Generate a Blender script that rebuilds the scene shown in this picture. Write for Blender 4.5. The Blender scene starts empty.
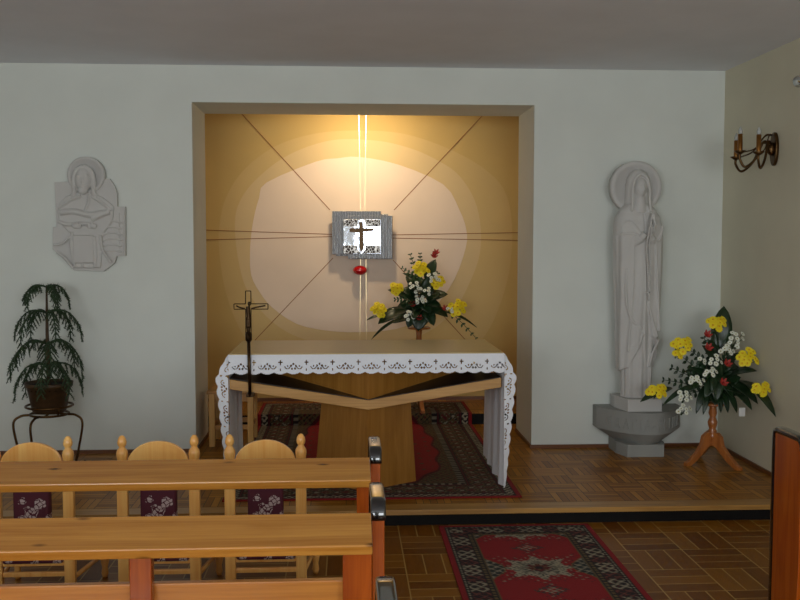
import bpy, bmesh, math, random
import numpy as np
from mathutils import Vector, Matrix

PI = math.pi
random.seed(7)
C = bpy.context.scene.collection

# ------------------------------------------------------------------ camera
FPX, PITCH, YAW, ROLL, CD, CH = 950.0, 0.0630125, 0.0573239, 0.000866, 7.0208, 1.66054
cam_d = bpy.data.cameras.new('camera'); cam = bpy.data.objects.new('camera', cam_d); C.objects.link(cam)
cam_d.sensor_width = 36; cam_d.lens = FPX*36/800; cam_d.clip_start = 0.05
CAMR = Matrix.Rotation(-YAW, 3, 'Z') @ Matrix.Rotation(PI/2-PITCH, 3, 'X') @ Matrix.Rotation(ROLL, 3, 'Z')
cam.matrix_world = Matrix.Translation((0, -CD, CH)) @ CAMR.to_4x4()
bpy.context.scene.camera = cam
CAMO = Vector((0, -CD, CH))
# measuring helpers: where the sight line of a photo point meets a plane of the room
def _ray(u, v): return CAMR @ Vector(((u-400)/FPX, -(v-300)/FPX, -1))
def AY(u, v, y): d = _ray(u, v); return CAMO + d*((y+CD)/d.y)
def AX(u, v, x): d = _ray(u, v); return CAMO + d*(x/d.x)
def AZ(u, v, z): d = _ray(u, v); return CAMO + d*((z-CH)/d.z)

# ------------------------------------------------------------------ helpers
def lin(c):
    c = c/255.0
    return c/12.92 if c <= 0.04045 else ((c+0.055)/1.055)**2.4
def S(r, g, b): return (lin(r), lin(g), lin(b), 1.0)

class MB:
    """collects geometry in world coordinates"""
    def __init__(s): s.v = []; s.f = []; s.sm = []
    def add(s, vs, fs, smooth=False):
        o = len(s.v); s.v += [tuple(p) for p in vs]
        s.f += [tuple(i+o for i in f) for f in fs]; s.sm += [smooth]*len(fs); return s
    def bm(s, bm, smooth=False, M=None):
        if M is not None: bm.transform(M)
        bm.verts.index_update()
        s.add([v.co.copy() for v in bm.verts], [[v.index for v in f.verts] for f in bm.faces], smooth); bm.free(); return s
    def box(s, x0, x1, y0, y1, z0, z1, bev=0.0, M=None, seg=2):
        bm = bmesh.new(); bmesh.ops.create_cube(bm, size=1)
        for v in bm.verts:
            v.co = Vector((x0+(v.co.x+.5)*(x1-x0), y0+(v.co.y+.5)*(y1-y0), z0+(v.co.z+.5)*(z1-z0)))
        if bev > 0: bmesh.ops.bevel(bm, geom=bm.edges[:], offset=bev, segments=seg, affect='EDGES', profile=.5)
        return s.bm(bm, False, M)
    def prism(s, pts, d, bev=0.0, M=None, smooth=False):
        """polygon pts (3D, planar) swept by vector d"""
        bm = bmesh.new(); d = Vector(d)
        a = [bm.verts.new(p) for p in pts]; b = [bm.verts.new(Vector(p)+d) for p in pts]
        n = len(pts); bm.faces.new(a); bm.faces.new(b[::-1])
        for i in range(n): bm.faces.new((a[(i+1) % n], a[i], b[i], b[(i+1) % n]))
        bmesh.ops.recalc_face_normals(bm, faces=bm.faces[:])
        if bev > 0:
            bmesh.ops.bevel(bm, geom=bm.edges[:], offset=bev, segments=2, affect='EDGES', profile=.5)
        return s.bm(bm, smooth, M)
    def rings(s, rs, cap=True, closed=True, smooth=True):
        """loft through rings of points"""
        n = len(rs[0]); vs = [p for r in rs for p in r]; fs = []
        for i in range(len(rs)-1):
            for j in range(n if closed else n-1):
                k = (j+1) % n
                fs.append((i*n+j, i*n+k, (i+1)*n+k, (i+1)*n+j))
        s.add(vs, fs, smooth)
        if cap and closed:
            o = len(s.v)-len(vs)
            s.f.append(tuple(o+j for j in range(n))[::-1]); s.sm.append(False)
            s.f.append(tuple(o+(len(rs)-1)*n+j for j in range(n))); s.sm.append(False)
        return s
    def lathe(s, prof, c=(0, 0, 0), n=24, ax='Z', cap=True):
        rs = []
        for r, h in prof:
            ring = []
            for j in range(n):
                a = 2*PI*j/n; x, y = r*math.cos(a), r*math.sin(a)
                p = (x, y, h) if ax == 'Z' else ((x, h, y) if ax == 'Y' else (h, x, y))
                ring.append((p[0]+c[0], p[1]+c[1], p[2]+c[2]))
            rs.append(ring)
        return s.rings(rs, cap)
    def tube(s, path, r, n=8, smooth=True, sq=False):
        P = [Vector(p) for p in path]; R = r if isinstance(r, (list, tuple)) else [r]*len(P)
        T = []
        for i in range(len(P)):
            t = (P[min(i+1, len(P)-1)]-P[max(i-1, 0)])
            T.append(t.normalized() if t.length > 1e-9 else Vector((0, 0, 1)))
        up = Vector((0, 0, 1)) if abs(T[0].z) < .9 else Vector((1, 0, 0))
        a = T[0].cross(up).normalized(); rs = []
        for i in range(len(P)):
            a = (a - T[i]*a.dot(T[i])).normalized(); b = T[i].cross(a)
            ring = []
            for j in range(n):
                an = 2*PI*(j+(.5 if sq else 0))/n
                ring.append(P[i]+(a*math.cos(an)+b*math.sin(an))*R[i])
            rs.append(ring)
        return s.rings(rs, True, True, smooth)
    def ball(s, c, r, n=16, M=None):
        bm = bmesh.new(); bmesh.ops.create_uvsphere(bm, u_segments=n, v_segments=max(6, n//2), radius=1)
        r = r if isinstance(r, (list, tuple)) else (r, r, r)
        for v in bm.verts:
            v.co = Vector((v.co.x*r[0], v.co.y*r[1], v.co.z*r[2]))
        if M is not None: bm.transform(M)
        for v in bm.verts: v.co += Vector(c)
        return s.bm(bm, True)
    def shell(s, G, th):
        """closed thick sheet from a grid of points; th = offset vector or function(point)"""
        R, N = len(G), len(G[0]); o = [Vector(p) for r in G for p in r]
        q = [p+(Vector(th(p)) if callable(th) else Vector(th)) for p in o]
        fs = []; K = R*N
        for i in range(R-1):
            for j in range(N-1):
                a, b, c, d = i*N+j, i*N+j+1, (i+1)*N+j+1, (i+1)*N+j
                fs.append((a, b, c, d)); fs.append((K+d, K+c, K+b, K+a))
        for i in range(R-1):
            for j in (0, N-1):
                a, d = i*N+j, (i+1)*N+j
                fs.append((a, d, K+d, K+a) if j == 0 else (d, a, K+a, K+d))
        for j in range(N-1):
            for i in (0, R-1):
                a, b = i*N+j, i*N+j+1
                fs.append((b, a, K+a, K+b) if i == 0 else (a, b, K+b, K+a))
        return s.add(o+q, fs, True)
    def grid(s, G, keep=None, smooth=True):
        R, N = len(G), len(G[0]); fs = []
        for i in range(R-1):
            for j in range(N-1):
                if keep is None or keep(i, j):
                    fs.append((i*N+j, i*N+j+1, (i+1)*N+j+1, (i+1)*N+j))
        return s.add([p for r in G for p in r], fs, smooth)

def origin(o):
    p = Vector((0, 0, 0))
    while o is not None: p = p+o.location; o = o.parent
    return p
def obj(name, mb, m, parent=None, loc=None, clean=False):
    base = origin(parent) if parent is not None else (Vector(loc) if loc is not None else Vector((0, 0, 0)))
    me = bpy.data.meshes.new(name)
    me.from_pydata([tuple(Vector(v)-base) for v in mb.v], [], mb.f)
    me.polygons.foreach_set('use_smooth', mb.sm)
    me.materials.append(m); me.update()
    if clean:
        bm = bmesh.new(); bm.from_mesh(me)
        bmesh.ops.delete(bm, geom=[v for v in bm.verts if not v.link_faces], context='VERTS')
        bm.to_mesh(me); bm.free()
    bm = bmesh.new(); bm.from_mesh(me); bmesh.ops.recalc_face_normals(bm, faces=bm.faces[:]); bm.to_mesh(me); bm.free()
    o = bpy.data.objects.new(name, me); C.objects.link(o)
    if parent is not None: o.parent = parent
    else: o.location = base
    return o
def thing(name, loc, label, cat, group=None):
    o = bpy.data.objects.new(name, None); C.objects.link(o); o.location = loc; o.empty_display_size = .1
    return tag(o, label, cat, group)
def tag(o, label, cat, group=None):
    o['label'] = label; o['category'] = cat
    if group: o['group'] = group
    return o
def struct(name, mb, m, parent=None):
    o = obj(name, mb, m, parent); o['kind'] = 'structure'; return o
def dup(root, delta, label, group=None):
    r = root.copy(); C.objects.link(r); r.location = root.location+Vector(delta); r['label'] = label
    if group: r['group'] = group
    for ch in list(root.children):
        c = ch.copy(); C.objects.link(c); c.parent = r
        for g in ch.children:
            d = g.copy(); C.objects.link(d); d.parent = c
    return r
def remesh(o, vox, smooth=4):
    m = o.modifiers.new('remesh', 'REMESH'); m.mode = 'VOXEL'; m.voxel_size = vox; m.use_smooth_shade = True
    if smooth:
        k = o.modifiers.new('smooth', 'SMOOTH'); k.factor = .5; k.iterations = smooth
def cr(pts, n=8):
    """Catmull-Rom through points"""
    P = [Vector(p) for p in pts]; P = [P[0]*2-P[1]]+P+[P[-1]*2-P[-2]]; out = []
    for i in range(1, len(P)-2):
        for k in range(n):
            t = k/n; a, b, c, d = P[i-1], P[i], P[i+1], P[i+2]
            out.append(.5*((2*b)+(c-a)*t+(2*a-5*b+4*c-d)*t*t+(3*b-a-3*c+d)*t**3))
    out.append(P[-2]); return out

# ------------------------------------------------------------------ materials
class NT:
    def __init__(s, name):
        s.m = bpy.data.materials.new(name); s.m.use_nodes = True; s.t = s.m.node_tree
        s.b = s.t.nodes['Principled BSDF']
    def n(s, t, **k):
        x = s.t.nodes.new(t)
        for a, v in k.items(): setattr(x, a, v)
        return x
    def l(s, a, b): s.t.links.new(a, b)
    def math(s, op, a, b=None, c=None):
        x = s.n('ShaderNodeMath', operation=op)
        for i, q in enumerate((a, b, c)):
            if q is None: continue
            if isinstance(q, (int, float)): x.inputs[i].default_value = q
            else: s.l(q, x.inputs[i])
        return x.outputs[0]
    def coord(s, scale=(1, 1, 1), rot=(0, 0, 0)):
        t = s.n('ShaderNodeTexCoord'); m = s.n('ShaderNodeMapping'); s.l(t.outputs['Object'], m.inputs[0])
        m.inputs['Scale'].default_value = scale; m.inputs['Rotation'].default_value = rot; return m.outputs[0]
    def noise(s, vec, scale, detail=3, rough=.5, dist=0):
        x = s.n('ShaderNodeTexNoise'); s.l(vec, x.inputs['Vector'])
        x.inputs['Scale'].default_value = scale; x.inputs['Detail'].default_value = detail
        x.inputs['Roughness'].default_value = rough; x.inputs['Distortion'].default_value = dist; return x.outputs['Fac']
    def ramp(s, fac, stops):
        x = s.n('ShaderNodeValToRGB'); s.l(fac, x.inputs[0]); e = x.color_ramp.elements
        while len(e) < len(stops): e.new(.5)
        for q, (p, c) in zip(e, stops): q.position = p; q.color = c
        return x.outputs[0]
    def mix(s, fac, a, b, mode='MIX'):
        x = s.n('ShaderNodeMix', data_type='RGBA', blend_type=mode)
        for i, q in ((0, fac), (6, a), (7, b)):
            if isinstance(q, (int, float, tuple)): x.inputs[i].default_value = q
            else: s.l(q, x.inputs[i])
        return x.outputs[2]
    def bump(s, h, st=.2, dist=.01):
        x = s.n('ShaderNodeBump'); x.inputs['Strength'].default_value = st; x.inputs['Distance'].default_value = dist
        s.l(h, x.inputs['Height']); s.l(x.outputs[0], s.b.inputs['Normal'])
    def set(s, col=None, rough=None, metal=None, **k):
        if col is not None:
            if isinstance(col, tuple): s.b.inputs['Base Color'].default_value = col
            else: s.l(col, s.b.inputs['Base Color'])
        if rough is not None: s.b.inputs['Roughness'].default_value = rough
        if metal is not None: s.b.inputs['Metallic'].default_value = metal
        for a, v in k.items(): s.b.inputs[a.replace('_', ' ')].default_value = v
        return s.m
def plain(name, col, rough=.5, metal=0, var=.0, nscale=30, **k):
    N = NT(name); vec = N.coord(); f = N.noise(vec, nscale)
    c = N.ramp(f, [(.3, tuple(x*(1-var) for x in col[:3])+(1,)), (.7, tuple(min(1, x*(1+var)) for x in col[:3])+(1,))])
    return N.set(c, rough, metal, **k)
def plaster(name, col, var=.03):
    N = NT(name); vec = N.coord(); f = N.noise(vec, 2.5, 4)
    c = N.ramp(f, [(.3, tuple(x*(1-var) for x in col[:3])+(1,)), (.7, tuple(x*(1+var) for x in col[:3])+(1,))])
    N.bump(N.noise(vec, 160, 2), .06, .004)
    return N.set(c, .85)
def wood(name, dark, light, axis=0, rough=.35, scale=1.0, coat=0.0, knots=False):
    N = NT(name); st = [9*scale, 9*scale, 9*scale]; st[axis] = .7*scale
    oi = N.n('ShaderNodeObjectInfo')
    t = N.n('ShaderNodeTexCoord'); va = N.n('ShaderNodeVectorMath', operation='ADD')
    N.l(t.outputs['Object'], va.inputs[0])
    sc = N.n('ShaderNodeVectorMath', operation='SCALE'); cx = N.n('ShaderNodeCombineXYZ')
    for i in range(3): N.l(oi.outputs['Random'], cx.inputs[i])
    N.l(cx.outputs[0], sc.inputs[0]); sc.inputs['Scale'].default_value = 7.0; N.l(sc.outputs[0], va.inputs[1])
    m = N.n('ShaderNodeMapping'); N.l(va.outputs[0], m.inputs[0]); m.inputs['Scale'].default_value = st
    f1 = N.noise(m.outputs[0], 2.2, 5, .6, .6)
    st2 = [90*scale]*3; st2[axis] = 1.6*scale
    m2 = N.n('ShaderNodeMapping'); N.l(va.outputs[0], m2.inputs[0]); m2.inputs['Scale'].default_value = st2
    f2 = N.noise(m2.outputs[0], 1.5, 3)
    f = N.math('ADD', N.math('MULTIPLY', f1, .7), N.math('MULTIPLY', f2, .3))
    c = N.ramp(f, [(.32, dark), (.66, light)])
    if knots:
        vo = N.n('ShaderNodeTexVoronoi'); mk = N.n('ShaderNodeMapping'); N.l(va.outputs[0], mk.inputs[0])
        sk = [9, 9, 9]; sk[axis] = 3.2; mk.inputs['Scale'].default_value = sk; N.l(mk.outputs[0], vo.inputs['Vector']); vo.inputs['Scale'].default_value = 1.0
        k = N.ramp(vo.outputs['Distance'], [(.04, (1, 1, 1, 1)), (.10, (0, 0, 0, 1))])
        c = N.mix(k, c, tuple(x*.35 for x in dark[:3])+(1,))
    N.bump(f2, .08, .003)
    return N.set(c, rough, 0, Coat_Weight=coat, Coat_Roughness=.15)
def parquet(name, tile, n, cols, line, linew, rough=.35):
    """basket-weave parquet: square tiles of n staves, the direction alternating"""
    N = NT(name); vec = N.coord(); sep = N.n('ShaderNodeSeparateXYZ'); N.l(vec, sep.inputs[0])
    X = N.math('DIVIDE', sep.outputs[0], tile); Y = N.math('DIVIDE', sep.outputs[1], tile)
    ix = N.math('FLOOR', X); iy = N.math('FLOOR', Y); fx = N.math('FRACT', X); fy = N.math('FRACT', Y)
    par = N.math('FLOORED_MODULO', N.math('ADD', ix, iy), 2.0)
    inv = N.math('SUBTRACT', 1.0, par)
    a = N.math('ADD', N.math('MULTIPLY', fx, par), N.math('MULTIPLY', fy, inv))
    b = N.math('ADD', N.math('MULTIPLY', fy, par), N.math('MULTIPLY', fx, inv))
    an = N.math('MULTIPLY', a, float(n)); st = N.math('FLOOR', an); fs = N.math('FRACT', an)
    cx = N.n('ShaderNodeCombineXYZ'); N.l(ix, cx.inputs[0]); N.l(iy, cx.inputs[1]); N.l(st, cx.inputs[2])
    wn = N.n('ShaderNodeTexWhiteNoise', noise_dimensions='3D'); N.l(cx.outputs[0], wn.inputs['Vector'])
    gm = N.n('ShaderNodeCombineXYZ'); N.l(N.math('MULTIPLY', b, 2.0), gm.inputs[0]); N.l(N.math('MULTIPLY', a, 14.0), gm.inputs[1]); N.l(N.math('MULTIPLY', wn.outputs[0], 40.0), gm.inputs[2])
    g = N.noise(gm.outputs[0], 2.0, 4)
    f = N.math('ADD', N.math('MULTIPLY', wn.outputs[0], .65), N.math('MULTIPLY', g, .45))
    c = N.ramp(f, [(.15, cols[0]), (.5, cols[1]), (.95, cols[2])])
    e1 = N.math('MINIMUM', fs, N.math('SUBTRACT', 1.0, fs)); e2 = N.math('MINIMUM', b, N.math('SUBTRACT', 1.0, b))
    l1 = N.math('LESS_THAN', e1, linew*n/tile); l2 = N.math('LESS_THAN', e2, linew/tile)
    c = N.mix(N.math('MAXIMUM', l1, l2), c, line)
    return N.set(c, rough, 0, Specular_IOR_Level=.2)
def attr_mat(name, rough=.95):
    N = NT(name); a = N.n('ShaderNodeAttribute', attribute_name='Col')
    f = N.noise(N.coord(), 350, 2)
    c = N.mix(.5, a.outputs['Color'], N.ramp(f, [(.3, (.25, .25, .25, 1)), (.7, (1, 1, 1, 1))]), 'MULTIPLY')
    N.bump(f, .5, .004)
    return N.set(c, rough)
def floral(name):
    N = NT(name); vec = N.coord()
    vo = N.n('ShaderNodeTexVoronoi', feature='F1'); nv = N.n('ShaderNodeTexNoise'); N.l(vec, nv.inputs['Vector']); nv.inputs['Scale'].default_value = 25
    mx = N.mix(.035, vec, nv.outputs['Color'], 'ADD'); N.l(mx, vo.inputs['Vector']); vo.inputs['Scale'].default_value = 17
    v2 = N.n('ShaderNodeTexVoronoi', feature='DISTANCE_TO_EDGE'); N.l(mx, v2.inputs['Vector']); v2.inputs['Scale'].default_value = 60
    pet = N.math('MULTIPLY', N.math('LESS_THAN', vo.outputs['Distance'], .44), N.math('GREATER_THAN', v2.outputs['Distance'], .10))
    c = N.mix(pet, S(84, 30, 44), S(190, 172, 168))
    return N.set(c, .85)

M = {}
M['wall'] = plaster('white_plaster', S(222, 226, 219))
M['wall_r'] = plaster('cream_plaster', S(214, 208, 184))
M['ceil'] = plaster('ceiling_paint', S(230, 232, 238))
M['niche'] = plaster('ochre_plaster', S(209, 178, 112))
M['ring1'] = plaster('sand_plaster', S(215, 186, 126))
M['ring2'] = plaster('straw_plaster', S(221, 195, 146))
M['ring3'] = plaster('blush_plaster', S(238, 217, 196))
M['plat'] = parquet('platform_parquet', .21, 5, [S(122, 74, 14), S(154, 100, 26), S(180, 126, 44)], S(52, 32, 12), .0022)
M['floor'] = parquet('nave_parquet', .30, 3, [S(98, 52, 6), S(118, 69, 10), S(140, 90, 22)], S(168, 134, 74), .0034)
M['nose'] = wood('oak_nosing', S(140, 98, 44), S(186, 140, 74), 0)
M['skirt'] = wood('brown_skirting', S(92, 52, 24), S(122, 74, 36), 0)
M['riser'] = plain('black_riser', S(16, 14, 13), .6, var=.15, Specular_IOR_Level=.15)
M['ledge'] = wood('pine_ledge', S(162, 100, 32), S(208, 148, 66), 0, .22, .8, .4, True)
M['pewred'] = wood('orange_pine', S(144, 58, 6), S(188, 92, 20), 2, .25, 1.0, .4)
M['pewboard'] = wood('pine_board', S(176, 100, 34), S(214, 144, 62), 0, .3, .8, .3)
M['black'] = plain('black_lacquer', S(10, 10, 11), .10, Coat_Weight=.8, Coat_Roughness=.03, IOR=1.6)
M['chair'] = wood('pale_pine', S(240, 166, 80), S(255, 204, 120), 2, .3, 1.0, .3)
M['floral'] = floral('floral_fabric')
M['altar'] = wood('altar_oak', S(140, 90, 28), S(172, 120, 52), 2, .35, .9, .1)
M['altarx'] = wood('altar_oak_beam', S(168, 120, 58), S(206, 158, 90), 0, .35, .9, .1)
M['beamshade'] = plain('painted_shade', S(44, 32, 24), .45, var=.1)  # shade on the beam top, put into a dark colour
M['cloth'] = plain('white_linen', S(238, 240, 246), .9, var=.015, nscale=80)
M['cover'] = plain('tan_cover', S(196, 172, 118), .28, var=.02)
M['silver'] = None
M['bronze'] = plain('dark_bronze', S(70, 54, 38), .35, 1.0, .15)
M['brass'] = plain('brass', S(150, 104, 54), .3, 1.0, .05)
M['oldbrass'] = plain('old_brass', S(92, 68, 42), .36, 1.0, .15)
M['copper'] = plain('inlay_copper', S(150, 92, 40), .5, .3, .05)
M['gild'] = plain('gilt_strip', S(240, 216, 168), .35, 1.0, .03)
M['stone'] = plaster('pale_stone', S(202, 200, 196), .04)
M['stoneg'] = plaster('grey_stone', S(156, 157, 152), .08)
M['leaf'] = plain('dark_leaf', S(30, 52, 28), .35, var=.35, nscale=12)
M['leaf2'] = plain('fern_leaf', S(52, 78, 36), .5, var=.3, nscale=12)
M['needle'] = plain('pine_needle', S(40, 62, 32), .6, var=.35, nscale=40)
M['bark'] = plain('bark', S(74, 56, 36), .8, var=.2)
M['soil'] = plain('soil', S(40, 30, 22), .95, var=.3)
M['yellow'] = plain('yellow_petal', S(255, 224, 36), .6, var=.12, nscale=60)
M['white'] = plain('white_petal', S(236, 238, 222), .6, var=.05, nscale=60)
M['eyey'] = plain('yellow_eye', S(226, 172, 20), .7, var=.1)
M['eye'] = plain('flower_eye', S(150, 140, 40), .7, var=.1)
M['redpetal'] = plain('coral_petal', S(176, 54, 46), .5, var=.2, nscale=50)
M['pot'] = wood('brown_pot', S(52, 36, 20), S(80, 56, 32), 0, .5)
M['standwood'] = wood('turned_wood', S(150, 84, 36), S(190, 118, 58), 2, .3, 1.0, .4)
M['stool'] = wood('stool_oak', S(186, 136, 68), S(216, 168, 96), 2, .4)
M['stoolx'] = wood('stool_seat_oak', S(160, 108, 50), S(192, 142, 78), 0, .4)
M['chrome'] = plain('chrome', S(220, 222, 226), .1, 1.0, 0)
M['glassy'] = plain('frosted_bulb', S(178, 180, 176), .15, 0, .02)
M['ruby'] = plain('ruby_glass', S(190, 14, 22), .08, Coat_Weight=.8)
M['rug'] = attr_mat('woven_pile')
M['frame'] = plain('window_paint', S(225, 225, 225), .5)
M['paper'] = plain('white_tag', S(225, 225, 220), .8)
def mk_silver(name, base, rough, ribs):
    N = NT(name); vec = N.coord()
    if ribs:
        w = N.n('ShaderNodeTexWave', bands_direction='X'); N.l(vec, w.inputs['Vector']); w.inputs['Scale'].default_value = 22; w.inputs['Distortion'].default_value = 3
        w.inputs['Detail'].default_value = 2; w.inputs['Detail Scale'].default_value = 3
        N.bump(w.outputs['Fac'], .5, .006)
        c = N.ramp(w.outputs['Fac'], [(.2, tuple(x*.55 for x in base[:3])+(1,)), (.7, base)])
        return N.set(c, rough, 1.0)
    N.bump(N.noise(vec, 9, 2), .09, .02)
    return N.set(base, rough, 1.0)
M['silver'] = mk_silver('ribbed_silver', S(176, 178, 182), .32, True)
M['mirror'] = mk_silver('polished_silver', S(225, 230, 240), .07, False)
def mk_filigree():
    N = NT('filigree_silver'); vec = N.coord(); vo = N.n('ShaderNodeTexVoronoi', feature='DISTANCE_TO_EDGE'); N.l(vec, vo.inputs['Vector']); vo.inputs['Scale'].default_value = 42
    c = N.ramp(vo.outputs['Distance'], [(.05, S(190, 186, 180)), (.14, S(52, 44, 40))])
    N.bump(vo.outputs['Distance'], .5, .008)
    return N.set(c, .3, .9)
M['filigree'] = mk_filigree()

# ------------------------------------------------------------------ the room
P = .0939            # platform level
Q = .189             # niche floor level
H = 2.92             # ceiling
XR = 2.830; XL = -3.8; YB = -9.3
NX0, NX1, NZ, ND = -1.107, 1.3964, 2.655, .6356   # opening, lintel height, wall depth
WY = 1.648; W0, W1 = NX0-.35, NX1+.35
ys = lambda x: -1.6266+ (x-.543)*-.0235   # platform edge line

struct('floor', MB().box(XL, XR, YB, -1.5, -.1, 0), M['floor'])
fp = MB().prism([(XL, -1.475, 0), (XR, -1.475, 0), (XR, .96, 0), (XL, .96, 0)], (0, 0, P))
struct('floor_platform', fp, M['plat'])
struct('trim_1', MB().prism([(XL, -1.6, P-.03), (XR, -1.6, P-.03), (XR, -1.475, P-.03), (XL, -1.475, P-.03)], (0, 0, .0304), .003), M['nose'])
struct('trim_2', MB().box(XL, XR, -1.585, -1.475, 0, P-.03), M['riser'])
struct('floor_niche', MB().box(W0, W1, .953, WY+.05, 0, Q), M['plat'])
struct('trim_3', MB().box(W0, W1, .945, .953, P, Q-.006), M['riser'])
struct('ceiling', MB().box(XL-.1, XR+.1, YB-.1, WY+.1, H, H+.1), M['ceil'])
wb = MB().box(XL, NX0, 0, ND, 0, H).box(NX1, XR, 0, ND, 0, H).box(NX0, NX1, 0, ND, NZ, H)
struct('wall_front', wb, M['wall'])
struct('wall_right', MB().box(XR, XR+.12, YB, ND, 0, H), M['wall_r'])
struct('wall_niche_left', MB().box(W0-.1, W0, ND, WY+.1, 0, H), M['niche'])
struct('wall_niche_right', MB().box(W1, W1+.1, ND, WY+.1, 0, H), M['niche'])
struct('wall_niche_back', MB().box(W0, W1, WY, WY+.1, 0, H), M['niche'])
# left wall with two windows, rear wall with one wide window (both outside the picture: the daylight)
def wall_with_holes(axis, pos, th, a0, a1, holes):
    mb = MB(); cur = a0
    def bx(s0, s1, z0, z1):
        if axis == 'x': mb.box(pos-th, pos, s0, s1, z0, z1)
        else: mb.box(s0, s1, pos-th, pos, z0, z1)
    for (s0, s1, z0, z1) in holes:
        bx(cur, s0, 0, H); bx(s0, s1, 0, z0); bx(s0, s1, z1, H); cur = s1
    bx(cur, a1, 0, H); return mb
LW = [(-7.6, -5.4, .95, 2.35)]
RW = [(-2.9, -.55, .95, 2.45), (.32, 2.55, .95, 2.45)]
struct('wall_left', wall_with_holes('x', XL, .2, YB, ND, LW), M['wall'])
struct('wall_rear', wall_with_holes('y', YB, .2, XL, XR, RW), M['wall'])
def window(i, axis, pos, h, n):
    s0, s1, z0, z1 = h; mb = MB(); t = .05
    def bx(a, b, c, d):
        if axis == 'x': mb.box(pos-.14, pos-.08, a, b, c, d)
        else: mb.box(a, b, pos-.14, pos-.08, c, d)
    bx(s0, s1, z0, z0+t); bx(s0, s1, z1-t, z1)
    for k in range(n+1):
        s = s0+(s1-s0-t)*k/n; bx(s, s+t, z0+t, z1-t)
    struct('window_%d' % i, mb, M['frame'])
window(1, 'x', XL, LW[0], 2); window(2, 'y', YB, RW[0], 2); window(3, 'y', YB, RW[1], 2)
# skirtings
struct('baseboard_front_left', MB().box(XL, NX0, -.014, 0, P, P+.026).box(NX0, NX0+.012, -.014, ND, P, P+.026), M['skirt'])
struct('baseboard_front_right', MB().box(NX1, XR, -.014, 0, P, P+.026).box(NX1-.012, NX1, -.014, ND, P, P+.026), M['skirt'])
struct('baseboard_right', MB().box(XR-.014, XR, -1.58, 0, P, P+.026).box(XR-.014, XR, YB, -1.6, 0, .03), M['skirt'])
struct('baseboard_niche', MB().box(W0, W1, WY-.012, WY, Q, Q+.03), M['skirt'])

# ------------------------------------------------------------------ sunburst relief on the niche wall
def WP(u, v): p = AY(u, v, WY); return (p.x, p.z)
def zz(pts, k=.45, u0=180, v0=90): return [WP(u0+x*k, v0+y*k) for x, y in pts]
def smooth2(pts, n=6):
    P3 = [Vector((x, 0, z)) for x, z in pts]; L = len(P3); out = []
    for i in range(L):
        a, b, c, d = P3[i-1], P3[i], P3[(i+1) % L], P3[(i+2) % L]
        for k in range(n):
            t = k/n; q = .5*((2*b)+(c-a)*t+(2*a-5*b+4*c-d)*t*t+(3*b-a-3*c+d)*t**3); out.append((q.x, q.z))
    return out
outer = [(400, 90), (300, 97), (210, 126), (140, 180), (100, 245), (86, 320), (92, 400), (108, 470), (138, 540), (190, 610), (280, 650), (400, 665), (520, 650), (620, 610), (678, 545), (710, 480), (732, 400), (738, 310), (724, 230), (680, 178), (600, 132), (500, 98)]
middle = [(335, 112), (240, 145), (168, 200), (132, 250), (122, 300), (130, 380), (152, 450), (205, 515), (280, 555), (400, 572), (520, 552), (600, 500), (645, 425), (668, 350), (660, 260), (620, 190), (560, 150), (500, 126), (430, 112)]
inner = [(398, 149), (350, 152), (300, 160), (192, 206), (176, 240), (163, 290), (156, 350), (158, 410), (178, 450), (205, 483), (260, 520), (330, 535), (400, 538), (480, 531), (530, 510), (570, 478), (610, 420), (635, 350), (636, 310), (620, 265), (585, 210), (485, 166)]
sun = thing('sunburst_relief', (.15, WY, 1.7), 'sunburst wall relief of pale plaster rings and thin brass rays behind the tabernacle', 'wall relief')
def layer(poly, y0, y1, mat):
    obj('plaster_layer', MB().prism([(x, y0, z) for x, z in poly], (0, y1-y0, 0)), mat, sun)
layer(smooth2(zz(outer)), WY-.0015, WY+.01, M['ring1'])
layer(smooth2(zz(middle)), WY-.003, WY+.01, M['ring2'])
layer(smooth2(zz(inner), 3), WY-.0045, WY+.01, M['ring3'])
def strip(a, b, w, mat, name='ray'):
    (x0, z0), (x1, z1) = WP(*a), WP(*b); d = Vector((x1-x0, 0, z1-z0)); n = Vector((-d.z, 0, d.x)).normalized()*w/2
    A = Vector((x0, WY-.0065, z0)); B = Vector((x1, WY-.0065, z1))
    obj(name, MB().prism([A+n, B+n, B-n, A-n], (0, .03, 0)), mat, sun)
for a, b in [((203, 230), (336, 234.5)), ((203, 240), (336, 236.5)), ((388, 235), (525, 232.5)), ((388, 238), (525, 240.5)),
             ((240, 112), (330, 210)), ((484, 114), (394, 210)), ((333, 258), (240, 356)), ((393, 260), (470, 345))]:
    strip(a, b, .0065, M['copper'])
strip((358.7, 105), (360.6, 214), .006, M['gild']); strip((366.2, 105), (364.8, 214), .006, M['gild'])
strip((360.6, 256), (359.5, 380), .005, M['gild']); strip((366, 256), (366.5, 380), .005, M['gild'])

# ------------------------------------------------------------------ tabernacle
TY = 1.525
def TP(u, v, y=TY): return AY(u, v, y)
tab = thing('tabernacle', (.15, WY-.026, 1.5), 'square ribbed silver tabernacle with a cross on its bright door, on the niche wall', 'tabernacle')
def plate(name, u0, v0, u1, v1, y0, y1, mat, bev=.004):
    a = TP(u0, v0, y0); b = TP(u1, v1, y0)
    return obj(name, MB().box(a.x, b.x, y0, y1, b.z, a.z, bev), mat, tab)
plate('body', 336, 214, 388, 256, TY+.03, WY-.005, M['silver'])
plate('side_plate', 332, 211, 381, 254.5, TY+.015, TY+.03, M['silver'])
plate('side_plate', 348, 215.5, 392.5, 259, TY, TY+.015, M['silver'])
door = plate('door', 343, 219, 381, 254, TY-.012, TY, M['mirror'])
def dplate(name, u0, v0, u1, v1, y0, y1, mat, bev=.002):
    a = TP(u0, v0, y0); b = TP(u1, v1, y0)
    return obj(name, MB().box(a.x, b.x, y0, y1, b.z, a.z, bev), mat, door)
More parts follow.
